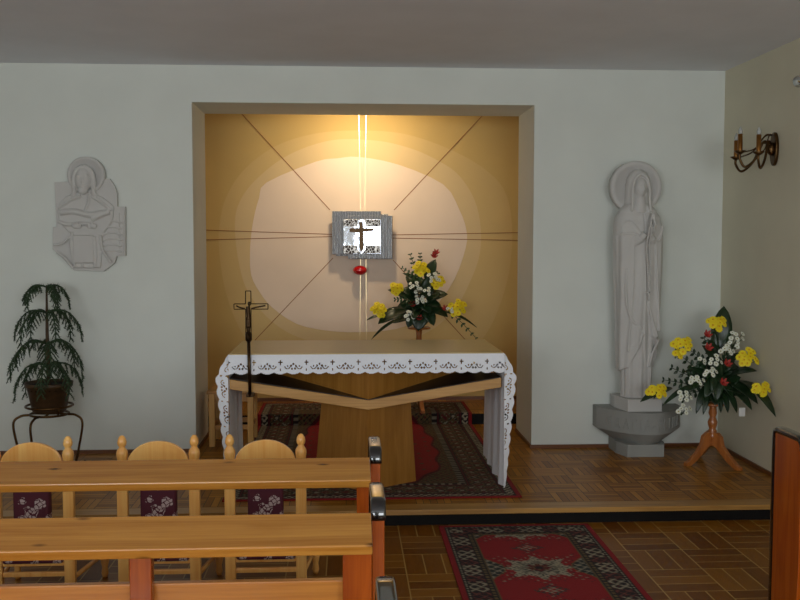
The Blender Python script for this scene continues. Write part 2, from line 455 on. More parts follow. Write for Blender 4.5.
dplate('filigree_band', 343.5, 219.5, 380.5, 226.5, TY-.018, TY-.012, M['filigree'])
dplate('filigree_band', 343.5, 245.5, 380.5, 253.5, TY-.018, TY-.012, M['filigree'])
cb = MB()
def cpt(u, v): p = TP(u, v, TY-.03); return (p.x, TY-.03, p.z)
cross = [(359.2, 221.5), (363, 221.5), (363.2, 228), (373.5, 228.6), (373.5, 231), (363.4, 231.8), (363.6, 247), (361.5, 252.5), (359.4, 247), (359.2, 232.5), (349.5, 232), (349.5, 228.2), (359, 228)]
cb.prism([cpt(*q) for q in cross], (0, .012, 0), .0015)
halo_ = [(357.5, 220), (365, 220), (365.4, 226.3), (375.5, 226.8), (375.5, 233), (365.4, 233.6), (365.6, 249), (361.5, 254.6), (357.4, 249), (357.2, 234.4), (347.5, 234), (347.5, 226.5), (357, 226.3)]
def hpt(u, v): p = TP(u, v, TY-.02); return (p.x, TY-.02, p.z)
obj('cross_mount', MB().prism([hpt(*q) for q in halo_], (0, .008, 0), .001), M['mirror'], door)
obj('cross', cb, M['bronze'], door)

lamp = thing('sanctuary_lamp', (.13, WY-.03, 1.39), 'small oval ruby glass sanctuary lamp mounted under the silver tabernacle', 'lamp')
lp = AY(360, 270.3, 1.56)
obj('glass_bowl', MB().ball(lp, (.064, .05, .043), 24), M['ruby'], lamp)
obj('bracket', MB().tube([(lp.x, 1.60, lp.z), (lp.x, WY-.006, lp.z)], .009).box(lp.x-.02, lp.x+.02, WY-.016, WY-.005, lp.z-.02, lp.z+.02, .002), M['bronze'], lamp)

# ------------------------------------------------------------------ rugs
def hsh(a, b): 
    x = np.sin(a*127.1+b*311.7)*43758.5453
    return x-np.floor(x)
RED = np.array(S(150, 13, 21)[:3]); DRED = np.array(S(96, 12, 22)[:3]); IV = np.array(S(196, 184, 156)[:3]); DK = np.array(S(30, 22, 24)[:3])
OL = np.array(S(112, 92, 56)[:3]); TEAL = np.array(S(46, 54, 52)[:3]); PK = np.array(S(150, 74, 66)[:3])
def ornate(x, y, s, thr=.0):
    """a repeating woven motif, -1..1"""
    a = 2*PI/s
    return np.sin(a*x)*np.sin(a*y)+.6*np.sin(2*a*x+1)*np.cos(2*a*y)+.35*np.cos(3.1*a*x)*np.cos(2.7*a*y+.5)
def put(col, mask, c): col[mask] = c
def rug_colors(X, Y, W, L, runner):
    """X across (0..W), Y along (0..L)"""
    e = np.minimum(np.minimum(X, W-X), np.minimum(Y, L-Y)); col = np.zeros(X.shape+(3,))
    if runner:
        e = np.minimum(np.minimum(X, W-X), Y)
        cx = X-W/2
        put(col, e >= 0, RED)
        # field motifs
        per = .62; yy = (Y-.42+per*50) % per-per/2+0*X
        r = np.sqrt((cx/1.2)**2+yy**2); th = np.arctan2(yy, cx/1.2)
        o = ornate(cx, yy, .055); o3 = ornate(cx+.01, yy+.02, .036)
        R1 = .135*(1+.18*np.cos(8*th)+.08*np.cos(16*th))
        put(col, (r < R1*1.7) & (r > R1) & (o3 > .75), DK*1.5); put(col, (r < R1*1.5) & (r > R1*1.05) & (o > .85), IV*.5)
        put(col, (r < R1) & (o3 > -.5), IV*.72)
        put(col, (r < R1) & (o3 <= -.5), TEAL)
        put(col, (r < R1*.62) & (o3 > .1), TEAL*.8); put(col, (r < R1*.62) & (o3 <= .1), IV*.55)
        put(col, r < R1*.36, DRED); put(col, (r < R1*.3) & (o3 > .1), OL); put(col, r < .02, DK)
        y2 = (Y-.42+per/2+per*50) % per-per/2
        r2 = np.abs(cx)/1.0+np.abs(y2)*1.3; o4 = ornate(cx, y2, .04)
        put(col, (r2 < .095) & (o4 > -.1), TEAL); put(col, (r2 < .06) & (o4 > .2), IV*.65)
        # scalloped dark spandrels at both sides
        d = W/2-np.abs(cx)-.185
        sp = .085*np.maximum(0, np.cos(2*PI*(Y-.42+per/2)/per))**1.3
        put(col, (d < sp), TEAL*.7); put(col, (d < sp) & (ornate(X, Y, .06) > .25), IV*.55); put(col, (d < sp) & (d > sp-.008), OL)
        b0, b1 = .028, .185
    else:
        put(col, e >= 0, RED); cx = X-W/2; cy = Y-L/2
        o = ornate(cx, cy, .075); o2 = ornate(cx+.3, cy, .045)
        D = (np.abs(cx)/.50)**3+(np.abs(cy)/1.12)**3+.10*np.cos(14*np.arctan2(cy*.5, cx))     # scalloped red field
        put(col, D > 1, OL*.8); put(col, (D > 1.10) & (o2 > .35), DK); put(col, (D > 1.15) & (o > .8), DRED); put(col, (D > 1) & (D < 1.10), DRED*.8)
        put(col, (D < .8) & (D > .35) & (ornate(cx, cy, .16) > 1.1), OL*.6)
        r = np.sqrt((cx)**2+(cy*.55)**2); th = np.arctan2(cy*.55, cx)
        R1 = .19*(1+.12*np.cos(8*th))
        put(col, r < R1, TEAL*.6); put(col, (r < R1) & (o > .2), OL); put(col, (r < R1*.7), DRED); put(col, (r < R1*.5) & (o > .1), IV*.6)
        b0, b1 = .032, .34
    f = (e-b0)/(b1-b0); B = (f >= 0) & (f < 1)
    put(col, B, DK)
    along = np.where(np.minimum(X, W-X) <= np.minimum(Y, L-Y) if not runner else np.minimum(X, W-X) <= Y, Y, X)
    w = b1-b0; q = ornate(along, e, .062 if runner else .13)
    if runner:
        m = (f > .18) & (f < .72)
        big = np.sin(along*2*PI/.23); put(col, m & (q > .1) & (big > -.35), IV*.62); put(col, m & (q > .3) & (big <= -.35), PK*.6); put(col, m & (q < -.85), DRED)
        put(col, (f > .03) & (f < .12) & (np.sin(along*2*PI/.03) > 0), IV*.6)
        put(col, (f > .80) & (f < .88) & (np.sin(along*2*PI/.035) > 0), OL)
        put(col, (f > .93) & (f < 1), OL*.8)
    else:
        m = (f > .25) & (f < .8)
        put(col, (f > .02) & (f < .16) & (ornate(along, e, .045) > .1), IV*.8)
        put(col, (f > .19) & (f < .23), DRED)
        put(col, m, OL*.62); put(col, m & (q > .35), DK*1.3); put(col, m & (ornate(along, e, .045) > .9), IV*.5); put(col, m & (q < -.55), DRED); put(col, m & (q > .95), IV*.6)
        put(col, (f > .82) & (f < .86), DRED)
        put(col, (f > .88) & (f < 1) & (np.sin(along*2*PI/.05) > 0), IV*.45)
    put(col, e < b0, RED*.95)
    return col
def rug(name, x0, x1, pts, label, runner, res=.008):
    """pts: the run of the rug in (y, z), bent over steps"""
    pts = [Vector((0, a, b)) for a, b in pts]; run = []; s = 0
    for i in range(len(pts)-1):
        L = (pts[i+1]-pts[i]).length; k = max(1, int(L/res))
        for j in range(k): run.append((s+L*j/k, pts[i].lerp(pts[i+1], j/k)))
        s += L
    run.append((s, pts[-1])); nx = int((x1-x0)/res)
    Xs = np.linspace(0, x1-x0, nx); Ys = np.array([r[0] for r in run])
    XX, YY = np.meshgrid(Xs, Ys); col = rug_colors(XX, YY, x1-x0, s, runner)
    mb = MB(); G = [[(x0+x, p.y, p.z) for x in Xs] for _, p in run]
    mb.grid(G, None, False); n = len(mb.v)
    # thickness: an underside 6 mm lower along the border
    R, Nn = len(G), nx; under = []
    ring = [(0, j) for j in range(Nn)]+[(i, Nn-1) for i in range(1, R)]+[(R-1, j) for j in range(Nn-2, -1, -1)]+[(i, 0) for i in range(R-2, 0, -1)]
    ids = [i*Nn+j for i, j in ring]; m = len(ids)
    low = [(mb.v[q][0], mb.v[q][1], mb.v[q][2]-.006) for q in ids]
    mb.v += low
    for a in range(m): mb.f.append((ids[a], ids[(a+1) % m], n+(a+1) % m, n+a)); mb.sm.append(False)
    o = obj(name, mb, M['rug'], None, (x0, pts[0].y, pts[0].z))
    ca = o.data.color_attributes.new('Col', 'FLOAT_COLOR', 'POINT')
    full = np.ones((n+m, 4)); full[:n, :3] = col.reshape(-1, 3); full[n:, :3] = RED*.8
    ca.data.foreach_set('color', full.ravel())
    return tag(o, label, 'rug')
rug('oriental_rug', -.742, 1.07, [(-1.372, P+.008), (.938, P+.008), (.938, Q+.008), (1.5, Q+.008)], 'large dark red patterned oriental rug under the altar, climbing the black niche step', False)
rug('carpet_runner', .535, 1.41, [(-1.63, .008), (-6.6, .008)], 'narrow red aisle runner with ivory medallions on the lower floor before the step', True)

# ------------------------------------------------------------------ altar
AF = -1.233                                    # front edge of the cloth
ax0, ax1, ab, az = -.700, .965, -.44, .955
alt = thing('altar_table', (.13, -.85, P), 'oak altar table with a V shaped beam and prow shaped pedestal, on the red rug', 'altar')
obj('tabletop', MB().box(ax0, ax1, AF+.012, ab, .922, az, .004), M['altarx'], alt)
cxm = .14
def vz(x, base): return base+(.812-.675)/(.976-.14)*abs(x-cxm)
vb = MB().prism([(ax0-.02, AF+.03, vz(ax0, .612)), (cxm, AF+.03, .612), (ax1, AF+.03, vz(ax1, .612)), (ax1, AF+.03, vz(ax1, .672)), (cxm, AF+.03, .672), (ax0-.02, AF+.03, vz(ax0, .672))], (0, ab-AF-.06, 0), .003)
vo = obj('beam', vb, M['altarx'], alt)
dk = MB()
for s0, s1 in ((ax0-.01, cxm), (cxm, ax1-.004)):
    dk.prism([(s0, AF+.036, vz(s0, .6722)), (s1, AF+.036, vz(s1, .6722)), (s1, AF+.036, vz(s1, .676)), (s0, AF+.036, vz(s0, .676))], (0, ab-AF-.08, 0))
obj('shade_sheet', dk, M['beamshade'], vo)  # thin dark sheet painted as the shade under the tabletop
obj('pedestal', MB().rings([[(.115, -1.20, P+.0085), (.452, -.965, P+.0085), (.452, -.55, P+.0085), (-.205, -.55, P+.0085), (-.205, -.93, P+.0085)],
                            [(.135, -1.185, .64), (.415, -.965, .64), (.415, -.55, .64), (-.155, -.55, .64), (-.155, -.94, .64)]], True, True, False), M['altar'], alt)
for sx in (-1, 1):
    xe = cxm+sx*.72; yd = -.60
    A = [(cxm, AF+.042, .676), (xe, yd, vz(xe, .676)), (xe, yd, .922), (cxm, AF+.042, .922)]
    obj('wing_panel', MB().prism(A, (0, .04, 0)), M['altar'], alt)
    x0_ = ax0 if sx < 0 else ax1-.03
    obj('end_board', MB().box(x0_, x0_+.03, AF+.25, ab-.05, vz(x0_, .64), .922, .003), M['altar'], alt)

# the cloth: openwork lace edges cut as real holes
def lace_hole(s, t):
    """s along the hem, t up from the hem (metres)"""
    p = .158; a = (s % p)-p/2
    if t > .085: return False
    for k in range(5):                       # flower of five petals
        th = PI/2+k*2*PI/5; cx_, cy_ = .0155*math.cos(th), .043+.0155*math.sin(th)
        if (a-cx_)**2+(t-cy_)**2 < .0062**2: return True
    for sg in (-1, 1):                       # curled tendrils both sides
        r = math.hypot(a-sg*.036, t-.046)
        if .014 < r < .0195 and t < .046: return True
        if (a-sg*.036)**2+(t-.046)**2 < .0045**2: return True
    b = abs(a)-p/2                           # little crosses between
    if abs(b) < .0035 and .052 < t < .083: return True
    if abs(b) < .0125 and .066 < t < .073: return True
    if abs(b) < .0035 and .018 < t < .030: return True
    return False
def hem(s):  return .011*abs(math.cos(PI*s/.079))
cl = thing('altar_cloth', (.13, -.85, az), 'white altar cloth with scalloped openwork lace hem draped over the oak altar', 'tablecloth')
CX0, CX1 = -.714, .979; ZT = .962
mb = MB(); mb.shell([[(x, y, ZT) for x in np.linspace(CX0, CX1, 20)] for y in np.linspace(AF, ab-.005, 8)], (0, 0, -.004))
obj('top_sheet', mb, M['cloth'], cl)
# front fall
res = .0034; ns = int((CX1-CX0)/res); nt = int(.118/res)
mb = MB(); G = []
for i in range(nt+1):
    t = .118*i/nt; G.append([(CX0+(CX1-CX0)*j/ns, AF-.004-.006*math.sin(PI*(1-t/.118)*.5)-.003*math.sin(j*res*9), ZT-.118+t) for j in range(ns+1)])
def kf(i, j):
    s = (j+.5)*res; t = (i+.5)*.118/nt; hh = .011-hem(s)
    if t < hh: return False
    return not lace_hole(s, t-.004)
mb.grid(G, kf); obj('lace_front', mb, M['cloth'], cl, clean=True)
for sx in (-1, 1):
    xe = CX1 if sx > 0 else CX0; zb = .118 if sx > 0 else .13
    mb = MB(); G = []
    for i in range(40):
        f = i/39; row = []
        for j in range(50):
            g = j/49; y = AF+.004+(ab-.01-AF)*g
            wv = .012*f*math.sin(g*23+1.2)+.008*f*math.sin(g*41)
            row.append((xe-sx*.003*f+wv*.9, y, ZT-(ZT-(zb+.03*g))*f))
        G.append(row)
    mb.grid(G); obj('side_fall', mb, M['cloth'], cl)
    # the lace hem along the front edge of the fall turns outward
    nz_ = 250; nw = 24; mb = MB(); G = []; Lz = ZT-zb
    def wid(f): return .078*(min(1, f/.17)**.8)*(1-.78*max(0, (f-.2)/.8))
    for i in range(nz_+1):
        f = i/nz_; w = wid(f); G.append([(xe+sx*w*g, AF-.004+.016*g, ZT-Lz*f*(1-.02*g)) for g in np.linspace(0, 1, nw+1)])
    def kf2(i, j):
        f = (i+.5)/nz_; s = f*Lz; w = wid(f); t = w*(1-(j+.5)/nw); hh = .011-hem(s)
        if t < hh*min(1, w/.05): return False
        return not lace_hole(s+.03, t-.004)
    mb.grid(G, kf2); obj('lace_side', mb, M['cloth'], cl, clean=True)
cv = MB().box(CX0+.006, CX1-.006, AF+.006, ab-.008, ZT+.0005, ZT+.006, .0015)
tag(obj('altar_cover', cv, M['cover'], None, (.13, -.85, ZT)), 'flat tan protective cover lying on top of the white altar cloth', 'table cover')

# ------------------------------------------------------------------ crucifix on a pole at the altar front
cy_ = AF-.036
top = AY(248, 291, cy_); bot = AY(250, 397, cy_); mid = AY(250, 345, cy_); xx = top.x+.001
crx = thing('processional_crucifix', (xx, cy_, bot.z), 'slim dark crucifix with an outlined metal cross on a pole at the altar front', 'crucifix')
obj('pole', MB().tube([(bot.x, cy_, bot.z), (xx, cy_, mid.z+.04)], .0105, 10), M['bronze'], crx)
obj('socket', MB().lathe([(.013, 0), (.02, .01), (.02, .05), (.015, .06)], (xx, cy_, mid.z+.02), 12), M['bronze'], crx)
obj('bracket', MB().box(bot.x-.022, bot.x+.022, cy_-.008, AF+.0293, bot.z, bot.z+.02, .002), M['bronze'], crx)
zc = AY(250, 306.5, cy_).z; hw = .016; zt_ = top.z; zb_ = mid.z+.07; xl = AY(234, 306, cy_).x; xr = AY(268, 306, cy_).x
pl = [(xx-hw, zb_), (xx-hw, zc-hw), (xl, zc-hw), (xl, zc+hw), (xx-hw, zc+hw), (xx-hw, zt_), (xx+hw, zt_), (xx+hw, zc+hw), (xr, zc+hw), (xr, zc-hw), (xx+hw, zc-hw), (xx+hw, zb_)]
mb = MB()
for i in range(len(pl)):
    a, b = pl[i], pl[(i+1) % len(pl)]
    mb.tube([(a[0], cy_, a[1]), (b[0], cy_, b[1])], .0032, 6)
obj('cross_frame', mb, M['bronze'], crx)
mb = MB(); yf = cy_-.010
mb.tube(cr([(xl+.014, yf, zc+.006), (xx-.05, yf-.002, zc-.004), (xx-.018, yf-.006, zc-.012)]), .0052, 8)
mb.tube(cr([(xr-.014, yf, zc+.006), (xx+.05, yf-.002, zc-.004), (xx+.018, yf-.006, zc-.012)]), .0052, 8)
mb.tube(cr([(xx, yf-.006, zc+.002), (xx, yf-.006, zc-.02), (xx+.002, yf-.004, zc-.055), (xx+.001, yf-.005, zc-.075)]), .013, 10)
mb.ball((xx+.008, yf-.010, zc+.018), (.011, .011, .014), 12)
mb.ball((xx, yf-.006, zc-.075), (.017, .011, .017), 12)
mb.tube(cr([(xx-.004, yf-.006, zc-.08), (xx-.004, yf-.014, zc-.125), (xx+.002, yf-.005, zc-.178)]), [.010]*8+[.007]*9, 8)
mb.tube(cr([(xx+.007, yf-.006, zc-.08), (xx+.008, yf-.014, zc-.125), (xx+.002, yf-.006, zc-.178)]), [.010]*8+[.007]*9, 8)
mb.tube([(xx+.001, yf-.004, zc-.175), (xx+.001, yf-.012, zc-.195)], .006, 8)
co = obj('corpus', mb, M['bronze'], crx); remesh(co, .0022, 2)

# ------------------------------------------------------------------ stool in the niche
sx0, sx1, sy0, sy1 = -1.035, -.70, .165, .50
szt = AY(212, 391, sy0).z
st = thing('wooden_stool', ((sx0+sx1)/2, (sy0+sy1)/2, P), 'small square oak stool behind the left end of the altar by the niche side', 'stool')
obj('seat', MB().box(sx0-.015, sx1+.015, sy0-.015, sy1+.015, szt-.022, szt, .006), M['stoolx'], st)
for x in (sx0, sx1-.045):
    for y in (sy0, sy1-.045): obj('leg', MB().box(x, x+.045, y, y+.045, P+(.0085 if x > -.8 else 0), szt-.022, .003), M['stool'], st)
for z0, z1 in ((szt-.085, szt-.024), (P+.13, P+.165)):
    for y in (sy0+.012, sy1-.034): obj('rail', MB().box(sx0+.043, sx1-.043, y, y+.022, z0, z1, .002), M['stoolx'], st)
    for x in (sx0+.012, sx1-.034): obj('rail', MB().box(x, x+.022, sy0+.043, sy1-.043, z0, z1, .002), M['stoolx'], st)

# ------------------------------------------------------------------ flower arrangements
def leaf_mb(mb, base, tip, w, up=(0, 0, 1), bend=.12, fold=.25, n=8):
    b, t = Vector(base), Vector(tip); d = t-b; L = d.length; T = d.normalized(); U = Vector(up)
    U = (U-T*U.dot(T)); U = U.normalized() if U.length > 1e-4 else T.orthogonal().normalized(); Sd = T.cross(U)
    G = []
    for i in range(n+1):
        f = i/n; c = b+d*f+U*(bend*L*math.sin(PI*f)); ww = w*.62*(math.sin(PI*min(1, f*.93+.04))**.8)*(1-.25*f)
        if i == n: ww = .0005
        G.append([c-Sd*ww+U*ww*fold, c-Sd*ww*.5+U*ww*fold*.4, c, c+Sd*ww*.5+U*ww*fold*.4, c+Sd*ww+U*ww*fold])
    mb.shell(G, U*-.0015); return mb
HEADS = {}
def head_mesh(kind):
    """one flower head facing +z, radius 1, petals and eye"""
    mb = MB(); pet = 11 if kind == 'yellow' else 10; layers = 3 if kind == 'yellow' else 2
    for ly in range(layers):
        for k in range(pet):
            th = 2*PI*(k+.5*ly)/pet+random.uniform(-.1, .1); d = Vector((math.cos(th), math.sin(th), 0)); e = Vector((-d.y, d.x, 0)); z = Vector((0, 0, 1))
            rr = 1-.27*ly; w = rr*.30; p0 = d*rr*.12+z*ly*.12; p1 = d*rr*.65+z*rr*(.21+.15*ly); p2 = d*rr+z*rr*.35*(.5+.5*ly)
            mb.add([p0-e*w*.5, p0+e*w*.5, p1+e*w, p1-e*w, p2+e*w*.5, p2-e*w*.5], [(0, 1, 2, 3), (3, 2, 4, 5)], False)
    n = len(mb.f); mb.ball((0, 0, .14), .30 if kind == 'yellow' else .24, 8)
    me = bpy.data.meshes.new('flower_head'); me.from_pydata([tuple(v) for v in mb.v], [], mb.f)
    me.materials.append(M[kind]); me.materials.append(M['eyey'] if kind == 'yellow' else M['eye'])
    for q, p in enumerate(me.polygons): p.material_index = 1 if q >= n else 0; p.use_smooth = q >= n
    return me
def cluster(name, root, c, rad, nheads, r, mat, flat=.6):
    c = Vector(c); sb = MB(); todo = []
    low = c+Vector((0, .03, -rad*.95))
    sb.ball(low, .007, 8)
    for k in range(nheads):
        ph = random.uniform(0, .8); q = math.sqrt((k+.5)/nheads)
        off = Vector((math.cos(ph+k*2.4)*q*rad, -abs(random.gauss(0, .35))*rad*.6-.01, math.sin(ph+k*2.4)*q*rad*flat))
        p = c+off; nr = Vector((off.x*.7/rad, -.75, .55+off.z/rad*.4)).normalized()
        todo.append((p, nr, r*random.uniform(.85, 1.1)))
        sb.tube([p, p.lerp(low, .5)+Vector((0, .01, 0)), low], .0022, 5)
    o = obj(name, sb, M['leaf2'], root); base = origin(root)
    if mat not in HEADS: HEADS[mat] = [head_mesh(mat) for _ in range(3)]
    for p, nr, rr in todo:
        h = bpy.data.objects.new('flower_head', random.choice(HEADS[mat])); C.objects.link(h); h.parent = o
        h.matrix_local = Matrix.Translation(p-base) @ (nr.to_track_quat('Z', 'Y').to_matrix() @ Matrix.Rotation(random.uniform(0, 6), 3, 'Z')).to_4x4() @ Matrix.Diagonal((rr, rr, rr, 1))
def lily(root, c, nrm, r):
    mb = MB(); c = Vector(c); nrm = Vector(nrm).normalized(); a = nrm.orthogonal().normalized(); b = nrm.cross(a)
    for k in range(6):
        th = 2*PI*k/6; d = a*math.cos(th)+b*math.sin(th)
        leaf_mb(mb, c, c+d*r+nrm*r*.8, r*.55, nrm, -.15, .2, 5)
    for k in range(4):
        d = a*math.cos(k*1.7)+b*math.sin(k*1.7); mb.tube([c, c+nrm*r*.9+d*r*.15], .0015, 4)
    obj('coral_lily', mb, M['redpetal'], root)
def leafpart(root, base, tip, w, up=(0, -.6, .8), bend=.1, mat='leaf'):
    obj('leaf', leaf_mb(MB(), base, tip, w, up, bend), M[mat], root)
def fern(root, base, tip, n, l, mat='leaf'):
    mb = MB(); b, t = Vector(base), Vector(tip); mb.tube([b, b.lerp(t, .5)+Vector((0, -.01, .01)), t], .0025, 5); d = (t-b).normalized(); sd = d.cross(Vector((0, -1, .2))).normalized()
    for i in range(n):
        f = (i+1)/n; p = b.lerp(t, f); ll = l*(1.1-.6*f)
        for s in (-1, 1): leaf_mb(mb, p, p+(sd*s*.9+d*.6+Vector((0, random.uniform(-.3, .3), -.1))).normalized()*ll, ll*.52, (0, -1, .3), .05, .2, 4)
    obj('leaf_spray', mb, M[mat], root)

# --- the one on the tripod by the right wall
BX, BY = 2.565, -.55
B0 = AY(713, 402, BY)
b1 = thing('flower_arrangement', (BX, BY, B0.z), 'flower arrangement of yellow, white and coral blooms on the tripod stand beside the stone statue', 'flowers')
F = lambda u, v, dy=0.0: AY(u, v, BY+dy)
def FX(u, v, x=2.77): return AX(u, v, x)
def FR(u, v, dy):
    p = F(u, v, dy); return p if p.x < 2.76 else FX(u, v, 2.76)
obj('flower_foam', MB().ball((B0.x, BY, B0.z+.062), (.085, .085, .06), 16), M['leaf2'], b1)
hub = Vector((B0.x, BY, B0.z+.06))
for (u, v, dy, bu, bv, w) in [(724, 306, .05, 717, 350, .13), (703, 341, -.04, 722, 352, .06), (640, 402, -.08, 672, 388, .06), (776, 417, -.2, 738, 380, .075), (758, 404, -.14, 725, 380, .085),
                              (757, 371, -.12, 724, 381, .10), (752, 410, -.12, 726, 384, .07), (696, 414, -.1, 704, 386, .045), (703, 415, -.12, 708, 388, .04), (721, 413, -.12, 716, 390, .04),
                              (728, 413, -.13, 721, 390, .045), (737, 413, -.1, 724, 388, .05), (662, 406, -.1, 694, 384, .035), (745, 395, -.16, 712, 384, .085), (684, 392, -.1, 708, 380, .07),
                              (728, 326, .03, 716, 356, .06), (714, 330, .0, 712, 360, .06), (742, 352, .0, 716, 374, .06), (690, 367, -.03, 710, 382, .06), (733, 398, -.16, 714, 372, .08), (705, 398, -.16, 716, 374, .08), (716, 402, -.17, 716, 370, .09), (722, 378, -.12, 708, 350, .08)]:
    leafpart(b1, F(bu, bv, dy*.4) if F(bu, bv, dy*.4).x < 2.78 else FX(bu, bv), FR(u, v, dy), w)
for (bu, bv, u, v, n, l) in [(712, 384, 676, 352, 7, .06), (706, 386, 672, 368, 6, .06), (700, 388, 664, 380, 6, .05), (714, 372, 690, 350, 6, .06), (716, 368, 704, 338, 6, .055), (722, 384, 748, 386, 5, .055), (716, 372, 733, 348, 6, .05), (712, 390, 680, 396, 6, .05)]:
    fern(b1, F(bu, bv, -.03), F(u, v, -.07), n, l)
for (u, v, dy, rad, n) in [(716, 323, -.06, .06, 10), (682, 345, -.08, .068, 10), (677, 354, -.07, .03, 4), (656, 390, -.1, .06, 11), (750, 357, -.05, .07, 13), (764, 389, -.2, .055, 10)]:
    q = FR(u, v, dy); q = Vector((min(q.x, 2.74), q.y, q.z)); cluster('yellow_chrysanthemum', b1, q, rad, n, .027, 'yellow', .75)
for (u, v, dy, rad, n) in [(734, 339, -.02, .07, 9), (726, 350, -.08, .05, 6), (714, 360, -.12, .05, 6), (709, 372, -.15, .045, 6), (696, 381, -.15, .05, 7), (684, 396, -.14, .05, 7), (683, 409, -.12, .045, 6), (701, 360, -.06, .03, 3)]:
    cluster('white_daisy', b1, FR(u, v, dy), rad, n, .018, 'white', .8)
for (u, v, dy) in [(727, 364, -.16), (723, 383, -.18), (708, 348, -.12), (707, 335, -.08)]:
    lily(b1, F(u, v, dy), (.1, -.8, .5), .032)
rl_ = random.Random(11)
for k in range(26):
    a_ = rl_.uniform(0, 2*PI); r0 = rl_.uniform(.02, .06); r1 = rl_.uniform(.15, .24); zz_ = rl_.uniform(.06, .30); up_ = rl_.uniform(-.06, .14)
    bb = Vector((B0.x+math.cos(a_)*r0, BY+math.sin(a_)*r0-.02, B0.z+zz_)); r1 *= 1.15-zz_*1.5
    tt_ = Vector((min(2.78, B0.x+math.cos(a_)*r1), BY+math.sin(a_)*r1-.03, B0.z+zz_+up_))
    leafpart(b1, bb, tt_, rl_.uniform(.06, .10), (0, -.7, .7), .12)
obj('stem_bundle', MB().tube([(B0.x, BY, B0.z+.06), (B0.x+.01, BY, B0.z+.34)], [.02, .006], 8), M['leaf'], b1)
tg = F(742, 412, -.16); obj('paper_tag', MB().box(tg.x-.022, tg.x+.022, tg.y-.001, tg.y+.001, tg.z-.03, tg.z+.03), M['paper'], b1)

def tripod(name, x, y, z0, zt_, label, feet, knee):
    t = thing(name, (x, y, z0), label, 'flower stand'); h = zt_-z0
    obj('top_plate', MB().lathe([(.0, 0), (.095, 0), (.1, .008), (.095, .016), (0, .016)], (x, y, zt_-.016), 24, cap=False), M['standwood'], t)
    zb = z0+.17
    pr = [(.03, 0), (.034, .03), (.026, .045), (.032, .06), (.022, .075), (.03, .10), (.034, .125), (.024, .15), (.02, .16), (.03, .19)]; top_ = zt_-.016-zb
    pr = [(r, q*min(1, top_/.25)) for r, q in pr]+[(.024, top_*.9), (.03, top_)]
    obj('stem', MB().lathe(pr, (x, y, zb), 20), M['standwood'], t)
    for fx, fy in feet:
        d = Vector((fx-x, fy-y, 0)); L = d.length; d.normalize(); n = Vector((-d.y, d.x, 0))*.017
        prof = [(0, zb+.05), (.05, zb+.055), (.085, zb+.03), (.10, zb-.03), (L*.62, z0+.085), (L*.86, z0+.035), (L, z0+.022), (L, z0), (L*.82, z0), (L*.55, z0+.04), (.07, zb-.07), (.04, zb-.045), (0, zb-.04)]
        pts = [Vector((x, y, 0))+d*a+Vector((0, 0, b))-n for a, b in prof]
        obj('leg', MB().prism(pts, n*2, .003), M['standwood'], t)
    return t
fl = AZ(685, 466, P); fr = AZ(741, 471, P)
tripod('flower_stand', B0.x, BY, P, B0.z, 'short turned wood tripod flower stand on the platform in the right corner', [(fl.x, fl.y), (min(fr.x, 2.75), fr.y), (B0.x-.02, BY+.24)], 0)

# --- the one behind the altar
B2Y = 1.12
b20 = AY(419, 327, B2Y)
b2 = thing('flower_arrangement', (b20.x, B2Y, b20.z), 'flower arrangement with yellow and white blooms behind the altar, below right of the silver tabernacle', 'flowers')
K = .175
def G2(x, y, dy=0.0): return AY(350+x*K, 240+y*.17500, B2Y+dy)
obj('flower_foam', MB().ball((b20.x, B2Y, b20.z+.062), (.085, .085, .06), 16), M['leaf2'], b2)
for (x, y, bx_, by_, dy, w) in [(160, 480, 330, 400, -.1, .13), (120, 570, 300, 440, -.08, .03), (92, 460, 200, 430, -.05, .03), (725, 500, 520, 405, -.08, .03), (560, 310, 440, 350, -.08, .12), (490, 110, 440, 240, 0, .10), (330, 235, 370, 330, -.04, .09),
                                (215, 285, 330, 340, -.05, .09), (560, 440, 440, 390, -.1, .10), (390, 520, 400, 400, -.12, .14), (480, 490, 420, 390, -.12, .10), (330, 500, 380, 410, -.1, .10), (300, 190, 400, 250, 0, .05), (270, 380, 400, 380, -.1, .10), (520, 300, 400, 330, -.05, .10),
                                (460, 200, 420, 320, -.03, .09), (350, 330, 410, 400, -.1, .10), (460, 420, 400, 350, -.12, .10)]:
    leafpart(b2, G2(bx_, by_, dy*.4), G2(x, y, dy), w)
for (bx_, by_, x, y, n, l) in [(400, 260, 345, 85, 7, .045), (410, 240, 300, 160, 6, .04), (400, 200, 400, 80, 6, .04), (420, 300, 500, 190, 5, .05), (560, 400, 720, 560, 6, .04), (370, 340, 260, 340, 6, .05)]:
    fern(b2, G2(bx_, by_, -.03), G2(x, y, -.06), n, l, 'leaf2')
for k in range(26):
    a_ = rl_.uniform(0, 2*PI); r0 = rl_.uniform(.02, .06); zz_ = rl_.uniform(.06, .36); r1 = rl_.uniform(.16, .25)*(1.2-zz_*1.7); up_ = rl_.uniform(-.06, .13)
    bb = Vector((b20.x+math.cos(a_)*r0, B2Y+math.sin(a_)*r0-.02, b20.z+zz_))
    leafpart(b2, bb, Vector((b20.x+math.cos(a_)*r1, B2Y+math.sin(a_)*r1-.03, b20.z+zz_+up_)), rl_.uniform(.06, .10), (0, -.7, .7), .12)
obj('stem_bundle', MB().tube([(b20.x, B2Y, b20.z+.06), (b20.x+.03, B2Y, b20.z+.42)], [.02, .006], 8), M['leaf'], b2)
for (x, y, rad, n) in [(405, 165, .062, 12), (262, 278, .052, 9), (165, 400, .062, 12), (605, 385, .075, 14), (503, 242, .055, 10)]:
    cluster('yellow_chrysanthemum', b2, G2(x, y, -.1), rad, n, .028, 'yellow', .85)
